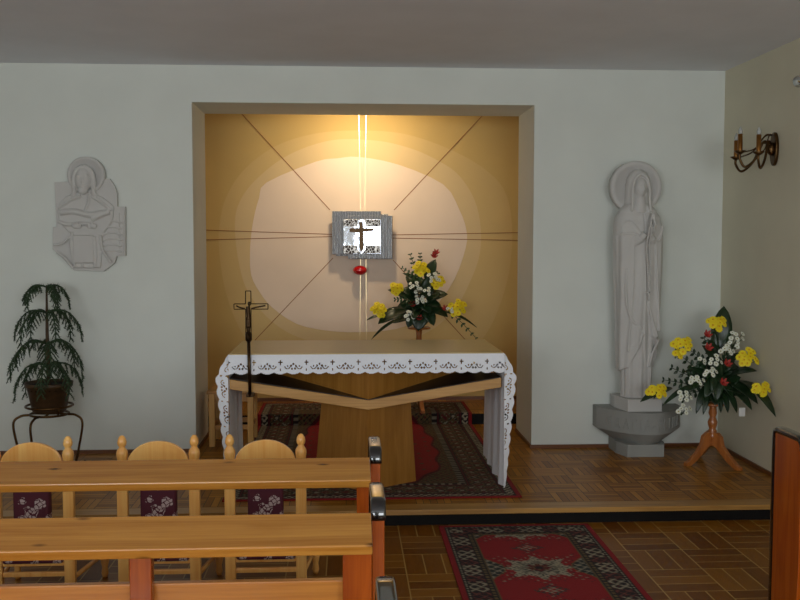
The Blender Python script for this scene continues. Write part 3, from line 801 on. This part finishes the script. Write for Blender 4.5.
for (x, y, rad, n) in [(375, 265, .06, 8), (480, 215, .055, 7), (400, 340, .05, 7), (345, 430, .055, 9), (440, 295, .04, 4), (570, 395, .03, 3)]:
    cluster('white_daisy', b2, G2(x, y, -.14), rad, n, .018, 'white', .8)
for (x, y) in [(480, 95), (492, 75), (355, 372), (395, 450), (545, 395)]:
    lily(b2, G2(x, y, -.12), (random.uniform(-.2, .2), -.7, .6), .032)
t2 = tripod('flower_stand', b20.x, B2Y, Q+.0085, b20.z, 'tall turned wood flower stand behind the altar under the niche arrangement', [(b20.x-.22, B2Y-.08), (b20.x+.02, B2Y-.22), (b20.x+.03, B2Y+.24)], 0)

# ------------------------------------------------------------------ potted pine on a wire stand
PY = -.36
pc = AY(49.5, 412, PY); pt = AY(50, 382, PY)
pp = thing('potted_norfolk_pine', (pc.x, PY, pc.z), 'drooping tiered green indoor pine in a brown pot on the wire stand', 'plant')
hpt_ = pt.z-pc.z
obj('pot', MB().lathe([(.0, 0), (.105, 0), (.115, .02), (.147, hpt_-.03), (.158, hpt_-.028), (.162, hpt_), (.15, hpt_), (.145, hpt_-.04), (0, hpt_-.05)], (pc.x, PY, pc.z), 28, cap=False), M['pot'], pp)
obj('soil', MB().lathe([(0, 0), (.144, 0), (.144, -.03), (0, -.03)], (pc.x, PY, pt.z-.02), 20, cap=False), M['soil'], pp)
tt = AY(46.5, 285, PY)
obj('trunk', MB().tube([(pc.x, PY, pt.z-.03), (pc.x-.004, PY, (pt.z+tt.z)/2), (tt.x, PY, tt.z)], [.015, .012, .006], 8), M['bark'], pp)
fol = MB(); rnd = random.Random(3)
def needles(path, dens, ln):
    for i in range(len(path)-1):
        a, b = path[i], path[i+1]; d = (b-a)
        for k in range(dens):
            p = a.lerp(b, rnd.random()); n = Vector((rnd.gauss(0, 1), rnd.gauss(0, 1), rnd.gauss(0, 1)-.3)).normalized()
            n = (n*.8+d.normalized()*.6).normalized(); e = n.orthogonal().normalized()*.0022
            fol.add([p-e, p+e, p+n*ln*rnd.uniform(.7, 1.2)], [(0, 1, 2)], False)
def branch(o, az_, r, drop, rise):
    d = Vector((math.cos(az_), math.sin(az_), 0)); sd = Vector((-d.y, d.x, 0))
    path = [o+d*(r*math.sin(f*PI/2*1.02))+Vector((0, 0, rise*math.sin(PI*min(1, f*1.6))*.9-drop*f**2.6)) for f in np.linspace(0, 1, 10)]
    fol.tube(path, [.006]*4+[.005]*3+[.004]*3, 5); needles(path, 9, .02)
    for i in range(2, 10):
        for s in (-1, 1):
            for rep in range(2 if i < 8 else 1):
                L = r*(.5 if i < 7 else .32)*rnd.uniform(.6, 1.1)
                tw = [path[i]+sd*s*L*.42*g+d*L*.14*g+Vector((0, 0, -L*.64*g**1.4)) for g in np.linspace(0, 1, 5)]
                fol.tube(tw, [.0045, .004, .0035, .003, .002], 4); needles(tw, 7, .016)
for (v, rr, dr, rs, nb) in [(287, .155, .13, .02, 5), (313, .205, .19, .03, 6), (344, .245, .19, .035, 6), (366, .215, .20, .03, 6)]:
    o_ = AY(48, v, PY); a0 = rnd.random()
    for k in range(nb): branch(Vector((pc.x-.003, PY, o_.z)), 2*PI*(k+a0)/nb+rnd.uniform(-.2, .2), rr*rnd.uniform(.85, 1.1), dr*rnd.uniform(.8, 1.15), rs)
obj('foliage', fol, M['needle'], pp)

ps = thing('plant_stand', (pc.x, PY, P), 'bent wire plant stand with two rings under the potted pine', 'plant stand')
def ring(r, z, t): return MB().tube([(pc.x+r*math.cos(a), PY+r*math.sin(a), z) for a in np.linspace(0, 2*PI, 41)], t, 8)
zr1 = pc.z+.045; zr2 = pc.z-.012
obj('ring', ring(.155, zr1, .0085), M['oldbrass'], ps); obj('ring', ring(.128, zr2, .0085), M['oldbrass'], ps)
obj('base_bars', MB().tube([(pc.x-.128, PY, zr2), (pc.x+.128, PY, zr2)], .006).tube([(pc.x, PY-.128, zr2), (pc.x, PY+.128, zr2)], .006), M['oldbrass'], ps)
for an in (-.15, PI+.35, -PI/2-.25):
    d = Vector((math.cos(an), math.sin(an), 0)); o_ = Vector((pc.x, PY, 0))
    path = cr([o_+d*.12+Vector((0, 0, zr2)), o_+d*.19+Vector((0, 0, zr2-.006)), o_+d*.235+Vector((0, 0, zr2-.06)), o_+d*.205+Vector((0, 0, P+.12)), o_+d*.185+Vector((0, 0, P+.03)), o_+d*.20+Vector((0, 0, P+.009)), o_+d*.235+Vector((0, 0, P+.012)), o_+d*.25+Vector((0, 0, P+.04))], 7)
    obj('leg', MB().tube(path, .0085, 8), M['oldbrass'], ps)
for an in (PI/2+.2, -.85):
    d = Vector((math.cos(an), math.sin(an), 0)); o_ = Vector((pc.x, PY, 0))
    obj('strut', MB().tube([o_+d*.128+Vector((0, 0, zr2)), o_+d*.155+Vector((0, 0, zr1))], .006, 6), M['oldbrass'], ps)

# ------------------------------------------------------------------ stone wall relief (left)
rl = AY(90, 215, 0)
pq = thing('stone_wall_relief', (rl.x, 0, 1.43), 'pale stone wall relief of a haloed robed man above the potted pine', 'relief')
def RP(x, y, d): p = AY(40+x/4.62, 150+y/4.615, 0); return Vector((p.x, -d, p.z))
out = [(75, 150), (140, 147), (300, 134), (328, 134), (350, 165), (362, 200), (364, 262), (400, 262), (401, 488), (360, 490), (352, 520), (302, 559), (165, 555), (112, 500), (67, 457), (68, 355), (84, 355)]
obj('slab', MB().prism([RP(x, y, .045) for x, y in out], (0, .044, 0), .003), M['stone'], pq)
hc = RP(222, 118, 0); hr = .132
obj('halo', MB().lathe([(0, -.052), (hr*.80, -.052), (hr*.84, -.064), (hr*.97, -.064), (hr, -.058), (hr, -.001), (0, -.001)], hc, 48, 'Y', False), M['stone'], pq)
mb = MB()
def rp(pts, d, r, n=8): mb.tube([RP(x, y, d) for x, y in pts], r, n)
fc = RP(213, 140, .075)
mb.ball(fc, (.058, .035, .088), 24)                                   # head
mb.ball(RP(213, 142, .106), (.010, .012, .026), 10)                   # nose
for s in (-1, 1): mb.ball(RP(213+s*17, 122, .098), (.017, .012, .008), 10)
mb.ball(RP(213, 172, .098), (.018, .012, .008), 10); mb.ball(RP(213, 190, .088), (.036, .022, .030), 12)   # mouth, beard
for s in (-1, 1):
    mb.tube(cr([RP(213, 78, .07), RP(213+s*34, 100, .07), RP(213+s*46, 145, .065), RP(213+s*44, 195, .06), RP(213+s*52, 215, .055)], 5), .018, 8)  # hair
body = [(100, 245), (130, 215), (185, 195), (245, 195), (300, 220), (352, 262), (345, 330), (300, 390), (290, 545), (170, 545), (160, 400), (105, 340), (88, 290)]
mb.prism([RP(x, y, .062) for x, y in body], (0, .04, 0), .012)
def fold(pts, r=.010, d=.066): mb.tube(cr([RP(x, y, d) for x, y in pts], 5), r, 8)
fold([(105, 290), (170, 285), (240, 300), (300, 290)], .020); fold([(330, 285), (290, 300), (250, 320)], .020)
fold([(95, 270), (150, 235), (200, 215)]); fold([(340, 280), (290, 240), (250, 215)]); fold([(240, 205), (232, 250), (215, 290)], .008)
fold([(95, 330), (140, 345), (200, 340), (260, 345)], .012); fold([(160, 380), (155, 450), (175, 540)], .010); fold([(205, 400), (200, 470), (210, 540)], .007); fold([(262, 400), (270, 470), (262, 540)], .008)
fold([(290, 395), (300, 460), (340, 520)], .010); fold([(75, 440), (115, 430), (150, 400)], .010); fold([(90, 470), (130, 500), (165, 545)], .010)
mb.box(*[q for a, b in zip(RP(168, 520, .08), RP(258, 395, .06)) for q in (min(a, b), max(a, b))], .004)     # book
for s, hx in ((-1, 178), (1, 262)):                                    # hands on the book
    c0 = RP(hx, 352, .082); mb.ball(c0, (.026, .014, .02), 12)
    for k in range(4): mb.tube([c0+Vector((-s*.005, 0, .014-.009*k)), c0+Vector((-s*.045+s*.004*abs(k-1.5), -.004, .010-.008*k))], [.0065, .005], 6)
    mb.tube([c0+Vector((0, -.004, .012)), c0+Vector((-s*.024, -.006, .032))], [.0065, .005], 6)
for k in range(6):                                                    # pleats of the sleeve at right
    y = 330+k*27; fold([(300-4*k, y+8), (340, y-2), (385, y+6)], .008, .05)
fold([(395, 275), (392, 380), (396, 480)], .006, .047); fold([(372, 290), (375, 470)], .005, .047)
ob = obj('figure', mb, M['stone'], pq); remesh(ob, .0042, 3)

# ------------------------------------------------------------------ statue on its bracket plinth (right)
SY = -.2
sx = lambda u, v: AY(u, v, SY)
pl_ = thing('statue_plinth', (2.13, -.17, P), 'grey stone boat shaped plinth carved GRATIA PLENA under the tall statue', 'plinth')
zf1 = .185
ft = [(1.985, -.20), (2.03, -.345), (2.30, -.345), (2.33, -.25), (2.33, -.003), (1.985, -.003)]
obj('foot', MB().prism([(x, y, P) for x, y in ft], (0, 0, zf1-P), .003), M['stoneg'], pl_)
BCX = 2.18
def arc(r0, yb, dep, z, n=40):
    """front arc from left wall end to right"""
    pts = [(BCX-r0, -.003, z)]
    for k in range(n+1):
        a = -1+2*k/n; pts.append((BCX+r0*a, yb-dep*(1-a*a), z))
    pts.append((BCX+r0, -.003, z)); return pts
zbt = .425
obj('bowl', MB().rings([arc(.19, -.11, .22, zf1), arc(.318, -.11, .30, .268), arc(.318, -.11, .30, zbt)], True, True, False), M['stoneg'], pl_)
# carved frieze: raised lettering round the front
def text_mesh(ch, size):
    cu = bpy.data.curves.new('letter', 'FONT'); cu.body = ch; cu.size = size; cu.extrude = .006; cu.align_x = 'CENTER'; cu.resolution_u = 4
    o = bpy.data.objects.new('letter', cu); C.objects.link(o); bpy.context.view_layer.update()
    me = bpy.data.meshes.new_from_object(o.evaluated_get(bpy.context.evaluated_depsgraph_get()))
    vs = [v.co.copy() for v in me.vertices]; fs = [tuple(p.vertices) for p in me.polygons]
    bpy.data.objects.remove(o); bpy.data.curves.remove(cu); bpy.data.meshes.remove(me); return vs, fs
ins = MB(); txt = 'GRATIA-PLENA'
for k, ch in enumerate(txt):
    a = -.80+1.60*k/(len(txt)-1)
    x = BCX+.318*a; y = -.11-.30*(1-a*a)
    e = .01; dx = .318*2*e; dy = -.30*((1-(a+e)**2)-(1-(a-e)**2))
    ang = math.atan2(dy, dx)
    vs, fs = text_mesh(ch, .098); R = Matrix.Translation((x, y, .300)) @ Matrix.Rotation(ang, 4, 'Z') @ Matrix.Rotation(PI/2, 4, 'X') @ Matrix.Diagonal((.78, 1.15, 1, 1))
    ins.add([R @ v for v in vs], fs)
obj('inscription', ins, M['stoneg'], pl_)
obj('frieze_border', MB().rings([[(p[0], p[1]-.004, z) for p in arc(.318, -.11, .302, z)][1:-1] for z in (.405, .425)], False, False, False)
    .rings([[(p[0], p[1]-.004, z) for p in arc(.318, -.11, .302, z)][1:-1] for z in (.276, .290)], False, False, False), M['stoneg'], pl_)
blk = [(1.985, -.14), (2.03, -.34), (2.28, -.34), (2.31, -.04), (1.985, -.04)]
zbk = .515
obj('block', MB().prism([(x, y, zbt) for x, y in blk], (0, 0, zbk-zbt), .003), M['stone'], pl_)

stt = thing('stone_statue', (2.12, SY, zbk), 'tall pale stone statue of a veiled praying woman with a halo disc', 'statue')
hcx = sx(637, 189).x; hcz = sx(637, 187).z
obj('halo', MB().lathe([(0, -.03), (.150, -.03), (.154, -.038), (.186, -.038), (.190, -.03), (.190, .03), (0, .03)], (hcx, SY+.05, hcz), 56, 'Y', False), M['stone'], stt)
NS = 72
def sect(z, cx, hw, hd, cy, amp=0.0, ph=0.0, fr=9):
    ring = []
    for j in range(NS):
        th = 2*PI*j/NS; c, s_ = math.cos(th), math.sin(th); p = 2.6
        k = (abs(c)**p+abs(s_)**p)**(-1/p)
        fold_ = amp*(math.sin(fr*th+ph+1.1*math.sin(3*z))+.5*math.sin(2.3*fr*th+2*z))
        ring.append((cx+(hw*k+fold_)*c, cy+(hd*k+fold_)*s_, z))
    return ring
def interp(tab, z):
    for a, b in zip(tab, tab[1:]):
        if a[0] <= z <= b[0]:
            f = (z-a[0])/(b[0]-a[0]); f = f*f*(3-2*f); return [p+(q-p)*f for p, q in zip(a, b)]
    return list(tab[-1] if z > tab[-1][0] else tab[0])
mb = MB()
robe = [(.517, 2.125, .108, .085), (.75, 2.125, .112, .09), (1.2, 2.125, .12, .095), (1.6, 2.125, .13, .095), (1.8, 2.12, .11, .08), (1.9, 2.115, .05, .05)]
rs = []
for z in np.linspace(.517, 1.9, 60):
    _, cx, hw_, hd_ = interp(robe, z); rs.append(sect(z, cx, hw_, hd_, SY-.01, .006 if z < 1.5 else .002, 0, 8))
mb.rings(rs)
cloak = [(.72, 2.128, .142, .105), (1.0, 2.129, .152, .115), (1.22, 2.13, .160, .12), (1.5, 2.125, .170, .122), (1.66, 2.122, .174, .118), (1.76, 2.12, .172, .112), (1.82, 2.118, .163, .100), (1.87, 2.116, .138, .085), (1.93, 2.115, .085, .066)]
def cloak_side(th0f, th1f, zlo):
    G = []; N_ = 46
    for i in range(80):
        row = []
        for j in range(N_):
            g = j/(N_-1); f = i/79
            z = zlo(g)+(1.92-zlo(g))*f; _, cx, hw_, hd_ = interp(cloak, max(z, .72))
            th = th0f(z)+(th1f(z)-th0f(z))*g; c, s_ = math.cos(th), math.sin(th); p = 2.8
            k = (abs(c)**p+abs(s_)**p)**(-1/p)
            fo = (.005*math.sin(7*th+2*math.sin(2.5*z))+.003*math.sin(15*th-4*z))*(1 if z < 1.7 else .3)
            row.append(Vector((cx+(hw_*k+fo)*c, SY+(hd_*k+fo)*s_, z)))
        G.append(row)
    ctr = Vector((2.125, SY, 0))
    mb.shell(G, lambda p: Vector(((ctr.x-p.x)*.18, (ctr.y-p.y)*.18, 0)))
# front is th = 3/2 pi
fo_l = lambda z: 1.5*PI+(.10 if z > 1.25 else .10-.45*(1.25-z)*.3)
fo_r = lambda z: 1.5*PI+(.24 if z > 1.3 else .24+.5*min(1, (1.3-z)/.5))
cloak_side(lambda z: .5*PI-.05, fo_l, lambda g: .725+.02*math.sin(g*9)+(.0 if g < .8 else (g-.8)*.9))
cloak_side(lambda z: 2.5*PI+.05, fo_r, lambda g: .725+(.0 if g < .55 else (g-.55)*.55))
def sfold(pts, r): mb.tube(cr([sx(u, v)+Vector((0, dy, 0)) for u, v, dy in pts], 6), r, 8)
for pts in ([(622, 268, -.105), (622, 300, -.108), (627, 318, -.112), (637, 327, -.115)], [(628, 345, -.105), (635, 342, -.11), (638, 332, -.115)], [(643, 300, -.11), (648, 320, -.108), (653, 335, -.10)],
            [(645, 365, -.09), (649, 350, -.098), (655, 338, -.095)], [(629, 240, -.11), (628, 290, -.112), (624, 350, -.10)], [(651, 240, -.11), (653, 290, -.108), (655, 330, -.10)],
            [(640, 236, -.115), (640.5, 280, -.118), (640, 330, -.11), (641, 360, -.09), (642, 392, -.08)], [(634, 378, -.085), (633, 393, -.085)], [(626, 378, -.08), (625, 393, -.08)],
            [(618, 228, -.08), (626, 222, -.10), (638, 236, -.115)], [(660, 226, -.07), (655, 240, -.10), (648, 238, -.115)], [(617, 234, -.09), (628, 234, -.112), (640, 237, -.116)]):
    sfold(pts, .0085)
# sleeves and praying hands
for s in (-1, 1):
    mb.tube(cr([Vector((2.135+s*.085, SY-.06, 1.63)), Vector((2.14+s*.060, SY-.095, 1.65)), Vector((2.150+s*.032, SY-.118, 1.68)), Vector((2.155+s*.016, SY-.13, 1.71))], 6), [.034]*6+[.032]*6+[.024]*7, 12)
hx, hy, hz = sx(645, 232).x, SY-.142, sx(645, 232).z
T = Matrix.Rotation(.10, 3, 'Y')
for s in (-1, 1):
    o_ = Vector((hx+s*.013, hy, hz))
    mb.ball(o_+Vector((0, 0, .03)), (.012, .030, .046), 14)
    for k, (ln, oy) in enumerate(((.066, -.020), (.078, -.007), (.074, .006), (.058, .019))):
        a = o_+Vector((0, oy, .06)); mb.tube([a, a+T @ Vector((-s*.002, -.004, ln*.5)), a+T @ Vector((-s*.007, -.003, ln))], [.0088, .008, .0058], 8)
    mb.tube([o_+Vector((0, -.022, .028)), o_+Vector((s*.004, -.040, .055)), o_+Vector((-s*.001, -.043, .082))], [.010, .009, .006], 8)
# veil
def vsec(z, cx, w, d, cy): return [(cx+w*math.cos(2*PI*j/40), cy+d*math.sin(2*PI*j/40), z) for j in range(40)]
vx = sx(638, 186).x
mb.rings([vsec(z, vx+o_, w, d, SY+.005) for z, o_, w, d in ((1.80, -.01, .115, .085), (1.86, -.005, .100, .078), (1.93, -.002, .093, .072), (2.0, 0, .092, .072), (2.06, .002, .092, .074), (2.11, .002, .082, .07), (2.15, .001, .058, .055), (2.17, 0, .025, .03))])
for s in (-1, 1):   # veil edge framing the face
    mb.tube(cr([Vector((vx, SY-.072, 2.135)), Vector((vx+s*.042, SY-.078, 2.105)), Vector((vx+s*.062, SY-.078, 2.03)), Vector((vx+s*.063, SY-.082, 1.95)), Vector((vx+s*.068, SY-.095, 1.87))], 6), .011, 8)
# face, turned a little
bm = bmesh.new(); bmesh.ops.create_uvsphere(bm, u_segments=40, v_segments=28, radius=1)
for v in bm.verts:
    x, y, z = v.co
    g = lambda cx, cz, sx_, sz_: math.exp(-((x-cx)/sx_)**2-((z-cz)/sz_)**2)
    w = .047*(1-.28*max(0, -z)**1.5); dy = 0
    if y < 0:
        dy -= .016*g(0, -.08, .13, .28); dy -= .006*g(0, -.25, .18, .10)
        for s in (-1, 1): dy += .010*g(s*.42, .08, .24, .12); dy -= .004*g(s*.40, .07, .14, .06); dy -= .003*g(s*.4, .26, .3, .07)
        dy -= .006*g(0, -.48, .26, .06); dy += .003*g(0, -.51, .3, .02); dy -= .005*g(0, -.56, .22, .06); dy -= .006*g(0, -.85, .2, .15)
    v.co = Vector((x*w, y*.058+dy, z*.078))
bm.transform(Matrix.Translation((vx, SY-.048, 2.035)) @ Matrix.Rotation(.10, 4, 'Y') @ Matrix.Rotation(.18, 4, 'Z'))
mb.bm(bm, True)
mb.tube([(vx, SY-.045, 1.99), (vx, SY-.05, 1.86)], [.035, .05], 14)
ob = obj('figure', mb, M['stone'], stt); remesh(ob, .0042, 2)
rb = MB()
pth = cr([Vector((hx-.006, hy-.035, hz+.03)), Vector((hx-.014, SY-.155, hz-.10)), Vector((hx-.006, SY-.150, hz-.25)), Vector((hx-.010, SY-.148, hz-.40))], 12)
for p in pth: rb.ball(p, .0075, 8)
pth2 = cr([Vector((hx-.022, hy-.032, hz+.03)), Vector((hx-.034, SY-.152, hz-.10)), Vector((hx-.024, SY-.150, hz-.25)), Vector((hx-.014, SY-.148, hz-.40))], 12)
for p in pth2: rb.ball(p, .0075, 8)
rb.box(hx-.016, hx-.004, SY-.156, SY-.142, hz-.49, hz-.40, .002).box(hx-.032, hx+.012, SY-.156, SY-.142, hz-.44, hz-.426, .002)
obj('rosary', rb, M['stone'], stt)

# ------------------------------------------------------------------ wall sconce and chrome lamp (right wall)
sc = thing('wall_sconce', (XR, -.87, 2.26), 'antique brass wall sconce with three candle bulbs on the right wall', 'wall lamp')
bp = [(XR, -.87+.05*math.cos(a), 2.26+.11*math.sin(a)) for a in np.linspace(0, 2*PI, 33)[:-1]]
obj('backplate', MB().prism([Vector(p) for p in bp], (-.022, 0, 0), .005), M['oldbrass'], sc)
obj('boss', MB().ball((XR-.03, -.87, 2.26), (.03, .026, .045), 16), M['oldbrass'], sc)
tips = [(736, 157.5, -.64), (740, 151.5, -.84), (758.5, 152.5, -1.02)]
for u, v, y in tips:
    c = AY(u, v, y); c0 = Vector((XR-.03, -.87, 2.27)); d = c-c0
    obj('arm', MB().tube(cr([c0, c0+d*.25+Vector((0, 0, .045)), c0+d*.5+Vector((0, 0, -.06)), c0+d*.82+Vector((0, 0, -.105)), c+Vector((.0, 0, -.05)), c], 7), .0085, 8), M['oldbrass'], sc)
    obj('scroll', MB().tube(cr([c0+Vector((0, 0, .08)), c0+d*.2+Vector((0, 0, .085)), c0+d*.5+Vector((0, 0, .01)), c0+d*.8+Vector((0, 0, -.005)), c+Vector((0, 0, -.004))], 6), .005, 6), M['oldbrass'], sc)
    obj('drip_cup', MB().lathe([(.008, -.02), (.02, -.012), (.04, .004), (.036, .006), (0, .004)], c, 20, cap=False), M['oldbrass'], sc)
    obj('candle', MB().lathe([(.0155, 0), (.0155, .112), (.012, .115), (0, .115)], c, 16, cap=False), M['brass'], sc)
    obj('bulb', MB().lathe([(.008, .113), (.014, .128), (.0135, .138), (.008, .152), (.003, .163), (0, .165)], c, 16, cap=False), M['glassy'], sc)
cl0 = AX(797, 82, XR-.09)
ch = thing('chrome_wall_light', (XR, cl0.y-.03, cl0.z), 'small chrome spot lamp high on the right wall at the picture edge', 'wall lamp')
yc = cl0.y-.05
obj('backplate', MB().lathe([(0, 0), (.05, 0), (.05, .015), (.03, .02), (0, .02)], (XR-.02, yc-.05, cl0.z), 20, 'X', False), M['chrome'], ch)
obj('arm', MB().tube([(XR-.015, yc-.05, cl0.z), (XR-.07, yc-.04, cl0.z+.01), (XR-.09, yc, cl0.z+.01)], .009), M['chrome'], ch)
obj('lamp_head', MB().lathe([(0, -.05), (.02, -.05), (.03, -.03), (.036, .03), (.03, .032), (0, .01)], (XR-.09, yc, cl0.z), 20, 'Y', False), M['chrome'], ch)

# ------------------------------------------------------------------ kneeling chairs
CYB = -2.75
def make_chair(cx, label):
    t = thing('kneeling_chair', (cx, CYB, 0), label, 'chair', 'kneeling chairs before the platform')
    for s in (-1, 1):
        x = cx+s*.160
        mb = MB().box(x-.024, x+.024, CYB-.016, CYB+.016, 0, .672, .004)
        mb.lathe([(.020, .67), (.023, .678), (.026, .70), (.0245, .715), (.015, .730), (.0125, .734), (.019, .744), (.021, .755), (.017, .772), (.009, .784), (0, .787)], (x, CYB, 0), 18, cap=False)
        obj('post', mb, M['chair'], t)
        mb = MB().lathe([(.012, 0), (.018, .02), (.014, .05), (.022, .085), (.016, .11), (.024, .15), (.02, .19), (.022, .255)], (cx+s*.211, CYB+.40, 0), 14)
        obj('front_leg', mb, M['chair'], t)
        obj('side_stretcher', MB().tube([(x, CYB+.01, .13), (cx+s*.211, CYB+.40, .12)], .011, 8), M['chair'], t)
    pts = [(cx-.137, CYB-.010, .60), (cx+.137, CYB-.010, .60)]+[(cx+.137*math.cos(a), CYB-.010, .655+.105*math.sin(a)) for a in np.linspace(0, PI, 25)]
    obj('back_panel', MB().prism(pts, (0, .02, 0), .003), M['chair'], t)
    obj('back_rail', MB().box(cx-.138, cx+.138, CYB-.01, CYB+.01, .30, .335, .003), M['chair'], t)
    obj('back_pad', MB().box(cx-.080, cx+.080, CYB-.026, CYB+.026, .335, .60, .014, seg=3), M['floral'], t)
    obj('rear_stretcher', MB().box(cx-.138, cx+.138, CYB-.009, CYB+.009, .150, .172, .003), M['chair'], t)
    obj('front_stretcher', MB().tube([(cx-.20, CYB+.40, .13), (cx+.20, CYB+.40, .13)], .011, 8), M['chair'], t)
    sp = [(cx-.185, CYB+.0, .255), (cx+.185, CYB+.0, .255), (cx+.236, CYB+.43, .255), (cx-.236, CYB+.43, .255)]
    sp2 = [(cx-.135, CYB-.012, .235), (cx+.135, CYB-.012, .235), (cx+.232, CYB+.43, .235), (cx-.232, CYB+.43, .235)]
    obj('seat_frame', MB().prism([(cx-.134, CYB-.014, .20), (cx+.134, CYB-.014, .20), (cx+.230, CYB+.425, .20), (cx-.230, CYB+.425, .20)], (0, 0, .05), .004), M['chair'], t)
    obj('seat_cushion', MB().prism([(cx-.132, CYB-.024, .212), (cx+.132, CYB-.024, .212), (cx+.228, CYB+.432, .212), (cx-.228, CYB+.432, .212)], (0, 0, .082), .012), M['floral'], t)
    return t
ch0 = make_chair(-.364, 'pine kneeling chair with floral pad standing nearest the altar pedestal, by the aisle')
dup(ch0, (-.478, 0, 0), 'pine kneeling chair with floral pad, middle one of the three behind the pew rails')
dup(ch0, (-1.036, 0, 0), 'pine kneeling chair with floral pad in front of the plant stand, farthest from the aisle')

# ------------------------------------------------------------------ pews
def make_pew(name, yt, x_end, sgn, length, posts, label, board=.24):
    """yt: far edge of the end panel; sgn -1: runs to the left of x_end"""
    t = thing(name, (x_end, yt-.14, 0), label, 'pew'); X = lambda a: x_end+sgn*a
    th = .044; x0, x1 = sorted((X(.008), X(.008)-sgn*th))
    y1, y0, z1 = yt, yt-.245, .85
    prof = [(y1, 0), (y1, z1-.02)]+[(y0+.035-.035*math.sin(a), z1-.05+.035*math.cos(a)) for a in np.linspace(0, PI/2, 9)]+[(y0, .30), (y0+.02, 0)]
    pn = obj('end_panel', MB().prism([(x0+.003, a, b) for a, b in prof], (x1-x0-.006, 0, 0), .002), M['pewred'], t)
    # black lacquered capping: up the far edge, over the top, round the near shoulder
    path = [(y1+.004, .0), (y1+.004, z1-.045), (y1, z1-.015), (y1-.02, z1-.005)]
    path += [(y1-.06-(.245-.11)*k/4, z1-.004) for k in range(5)]
    path += [(y0+.036-.036*math.sin(a), z1-.040+.036*math.cos(a)) for a in np.linspace(.15, PI/2, 8)]
    path += [(y0, z1-.050)]
    wr = (x1-x0)/2+.002; rs = []
    for i, (a, b) in enumerate(path):
        pa = path[max(0, i-1)]; pb = path[min(len(path)-1, i+1)]; d = Vector((0, pb[0]-pa[0], pb[1]-pa[1])).normalized(); nn = Vector((0, -d.z, d.y))
        if nn.dot(Vector((0, a-(y0+y1)/2, b-.4))) < 0: nn = -nn
        c = Vector(((x0+x1)/2, a, b)); rs.append([c+Vector((wr*math.copysign(abs(math.cos(q))**.45, math.cos(q)), 0, 0))+nn*(.014*math.copysign(abs(math.sin(q))**.45, math.sin(q))) for q in np.linspace(0, 2*PI, 19)[:-1]])
    obj('edge_trim', MB().rings(rs), M['black'], t)
    a, b = sorted((X(.009), X(length)))
    lg = MB(); yb_, zb_ = yt-.262, .828; yf, zf = yt-.448, .786
    d = Vector((0, yf-yb_, zf-zb_)).normalized(); n = Vector((0, -d.z, d.y)); n = n if n.z > 0 else -n
    q = [Vector((a, yb_, zb_)), Vector((a, yf, zf)), Vector((a, yf, zf))-n*.032, Vector((a, yb_, zb_))-n*.032]
    lg.prism(q, (b-a, 0, 0), .004)
    obj('book_ledge', lg, M['ledge'], t)
    for pa, pw in posts:
        p0, p1 = sorted((X(pa), X(pa+pw))); obj('post', MB().box(p0, p1, yt-.385, yt-.345, 0, .772, .003), M['pewred'], t)
    obj('front_board', MB().box(a, b, yt-.345, yt-.318, .16, board, .004), M['pewboard'], t)
    obj('kneeler_board', MB().box(a, b, yt-.72, yt-.50, .16, .19, .006), M['pewboard'], t)
    for s in (.1, length-.15):
        k0, k1 = sorted((X(s), X(s+.05))); obj('kneeler_foot', MB().box(k0, k1, yt-.70, yt-.335, .0, .16, .004), M['pewred'], t)
    return t
make_pew('church_pew', -3.15, .100, -1, 2.3, [(.016, .045), (1.75, .06)], 'honey pine front pew rail right behind the three kneeling chairs')
make_pew('church_pew', -3.895, .085, -1, 2.3, [(.010, .086), (.65, .064), (2.0, .06)], 'wide honey pine pew rail in the foreground on two reddish posts', .648)
make_pew('church_pew', -4.78, .078, -1, 2.3, [(.012, .06), (1.75, .06)], 'nearest pew at the bottom edge, only its dark capped end showing')
make_pew('church_pew', -3.045, 1.889, 1, .85, [(.012, .06), (.75, .06)], 'reddish pew end with black edging, across the aisle by the right wall')

# ------------------------------------------------------------------ light
def area(name, loc, rot, sx_, sy_, power, col):
    l = bpy.data.lights.new(name, 'AREA'); l.shape = 'RECTANGLE'; l.size = sx_; l.size_y = sy_; l.energy = power; l.color = col
    o = bpy.data.objects.new(name, l); C.objects.link(o); o.location = loc; o.rotation_euler = rot; return o
for k, h in enumerate(RW):
    area('daylight_rear_window', ((h[0]+h[1])/2, YB-.05, (h[2]+h[3])/2), (PI/2, 0, 0), h[1]-h[0], h[3]-h[2], (96, 86)[k], (.92, .97, 1.0))
h = LW[0]; area('daylight_left_window', (XL-.05, (h[0]+h[1])/2, (h[2]+h[3])/2), (PI/2, 0, -PI/2), h[1]-h[0], h[3]-h[2], 18, (.92, .97, 1.0))
nl = area('niche_lamp', (.15, .80, 2.84), (math.radians(52), 0, 0), .16, .12, 8.5, (1.0, .78, .50)); nl.data.spread = math.radians(135)

w = bpy.data.worlds.new('world'); bpy.context.scene.world = w; w.use_nodes = True
w.node_tree.nodes['Background'].inputs[0].default_value = (.6, .7, .8, 1); w.node_tree.nodes['Background'].inputs[1].default_value = .4
vs = bpy.context.scene.view_settings
vs.view_transform = 'Standard'; vs.look = 'None'; vs.exposure = 0; vs.gamma = 1; vs.use_curve_mapping = False
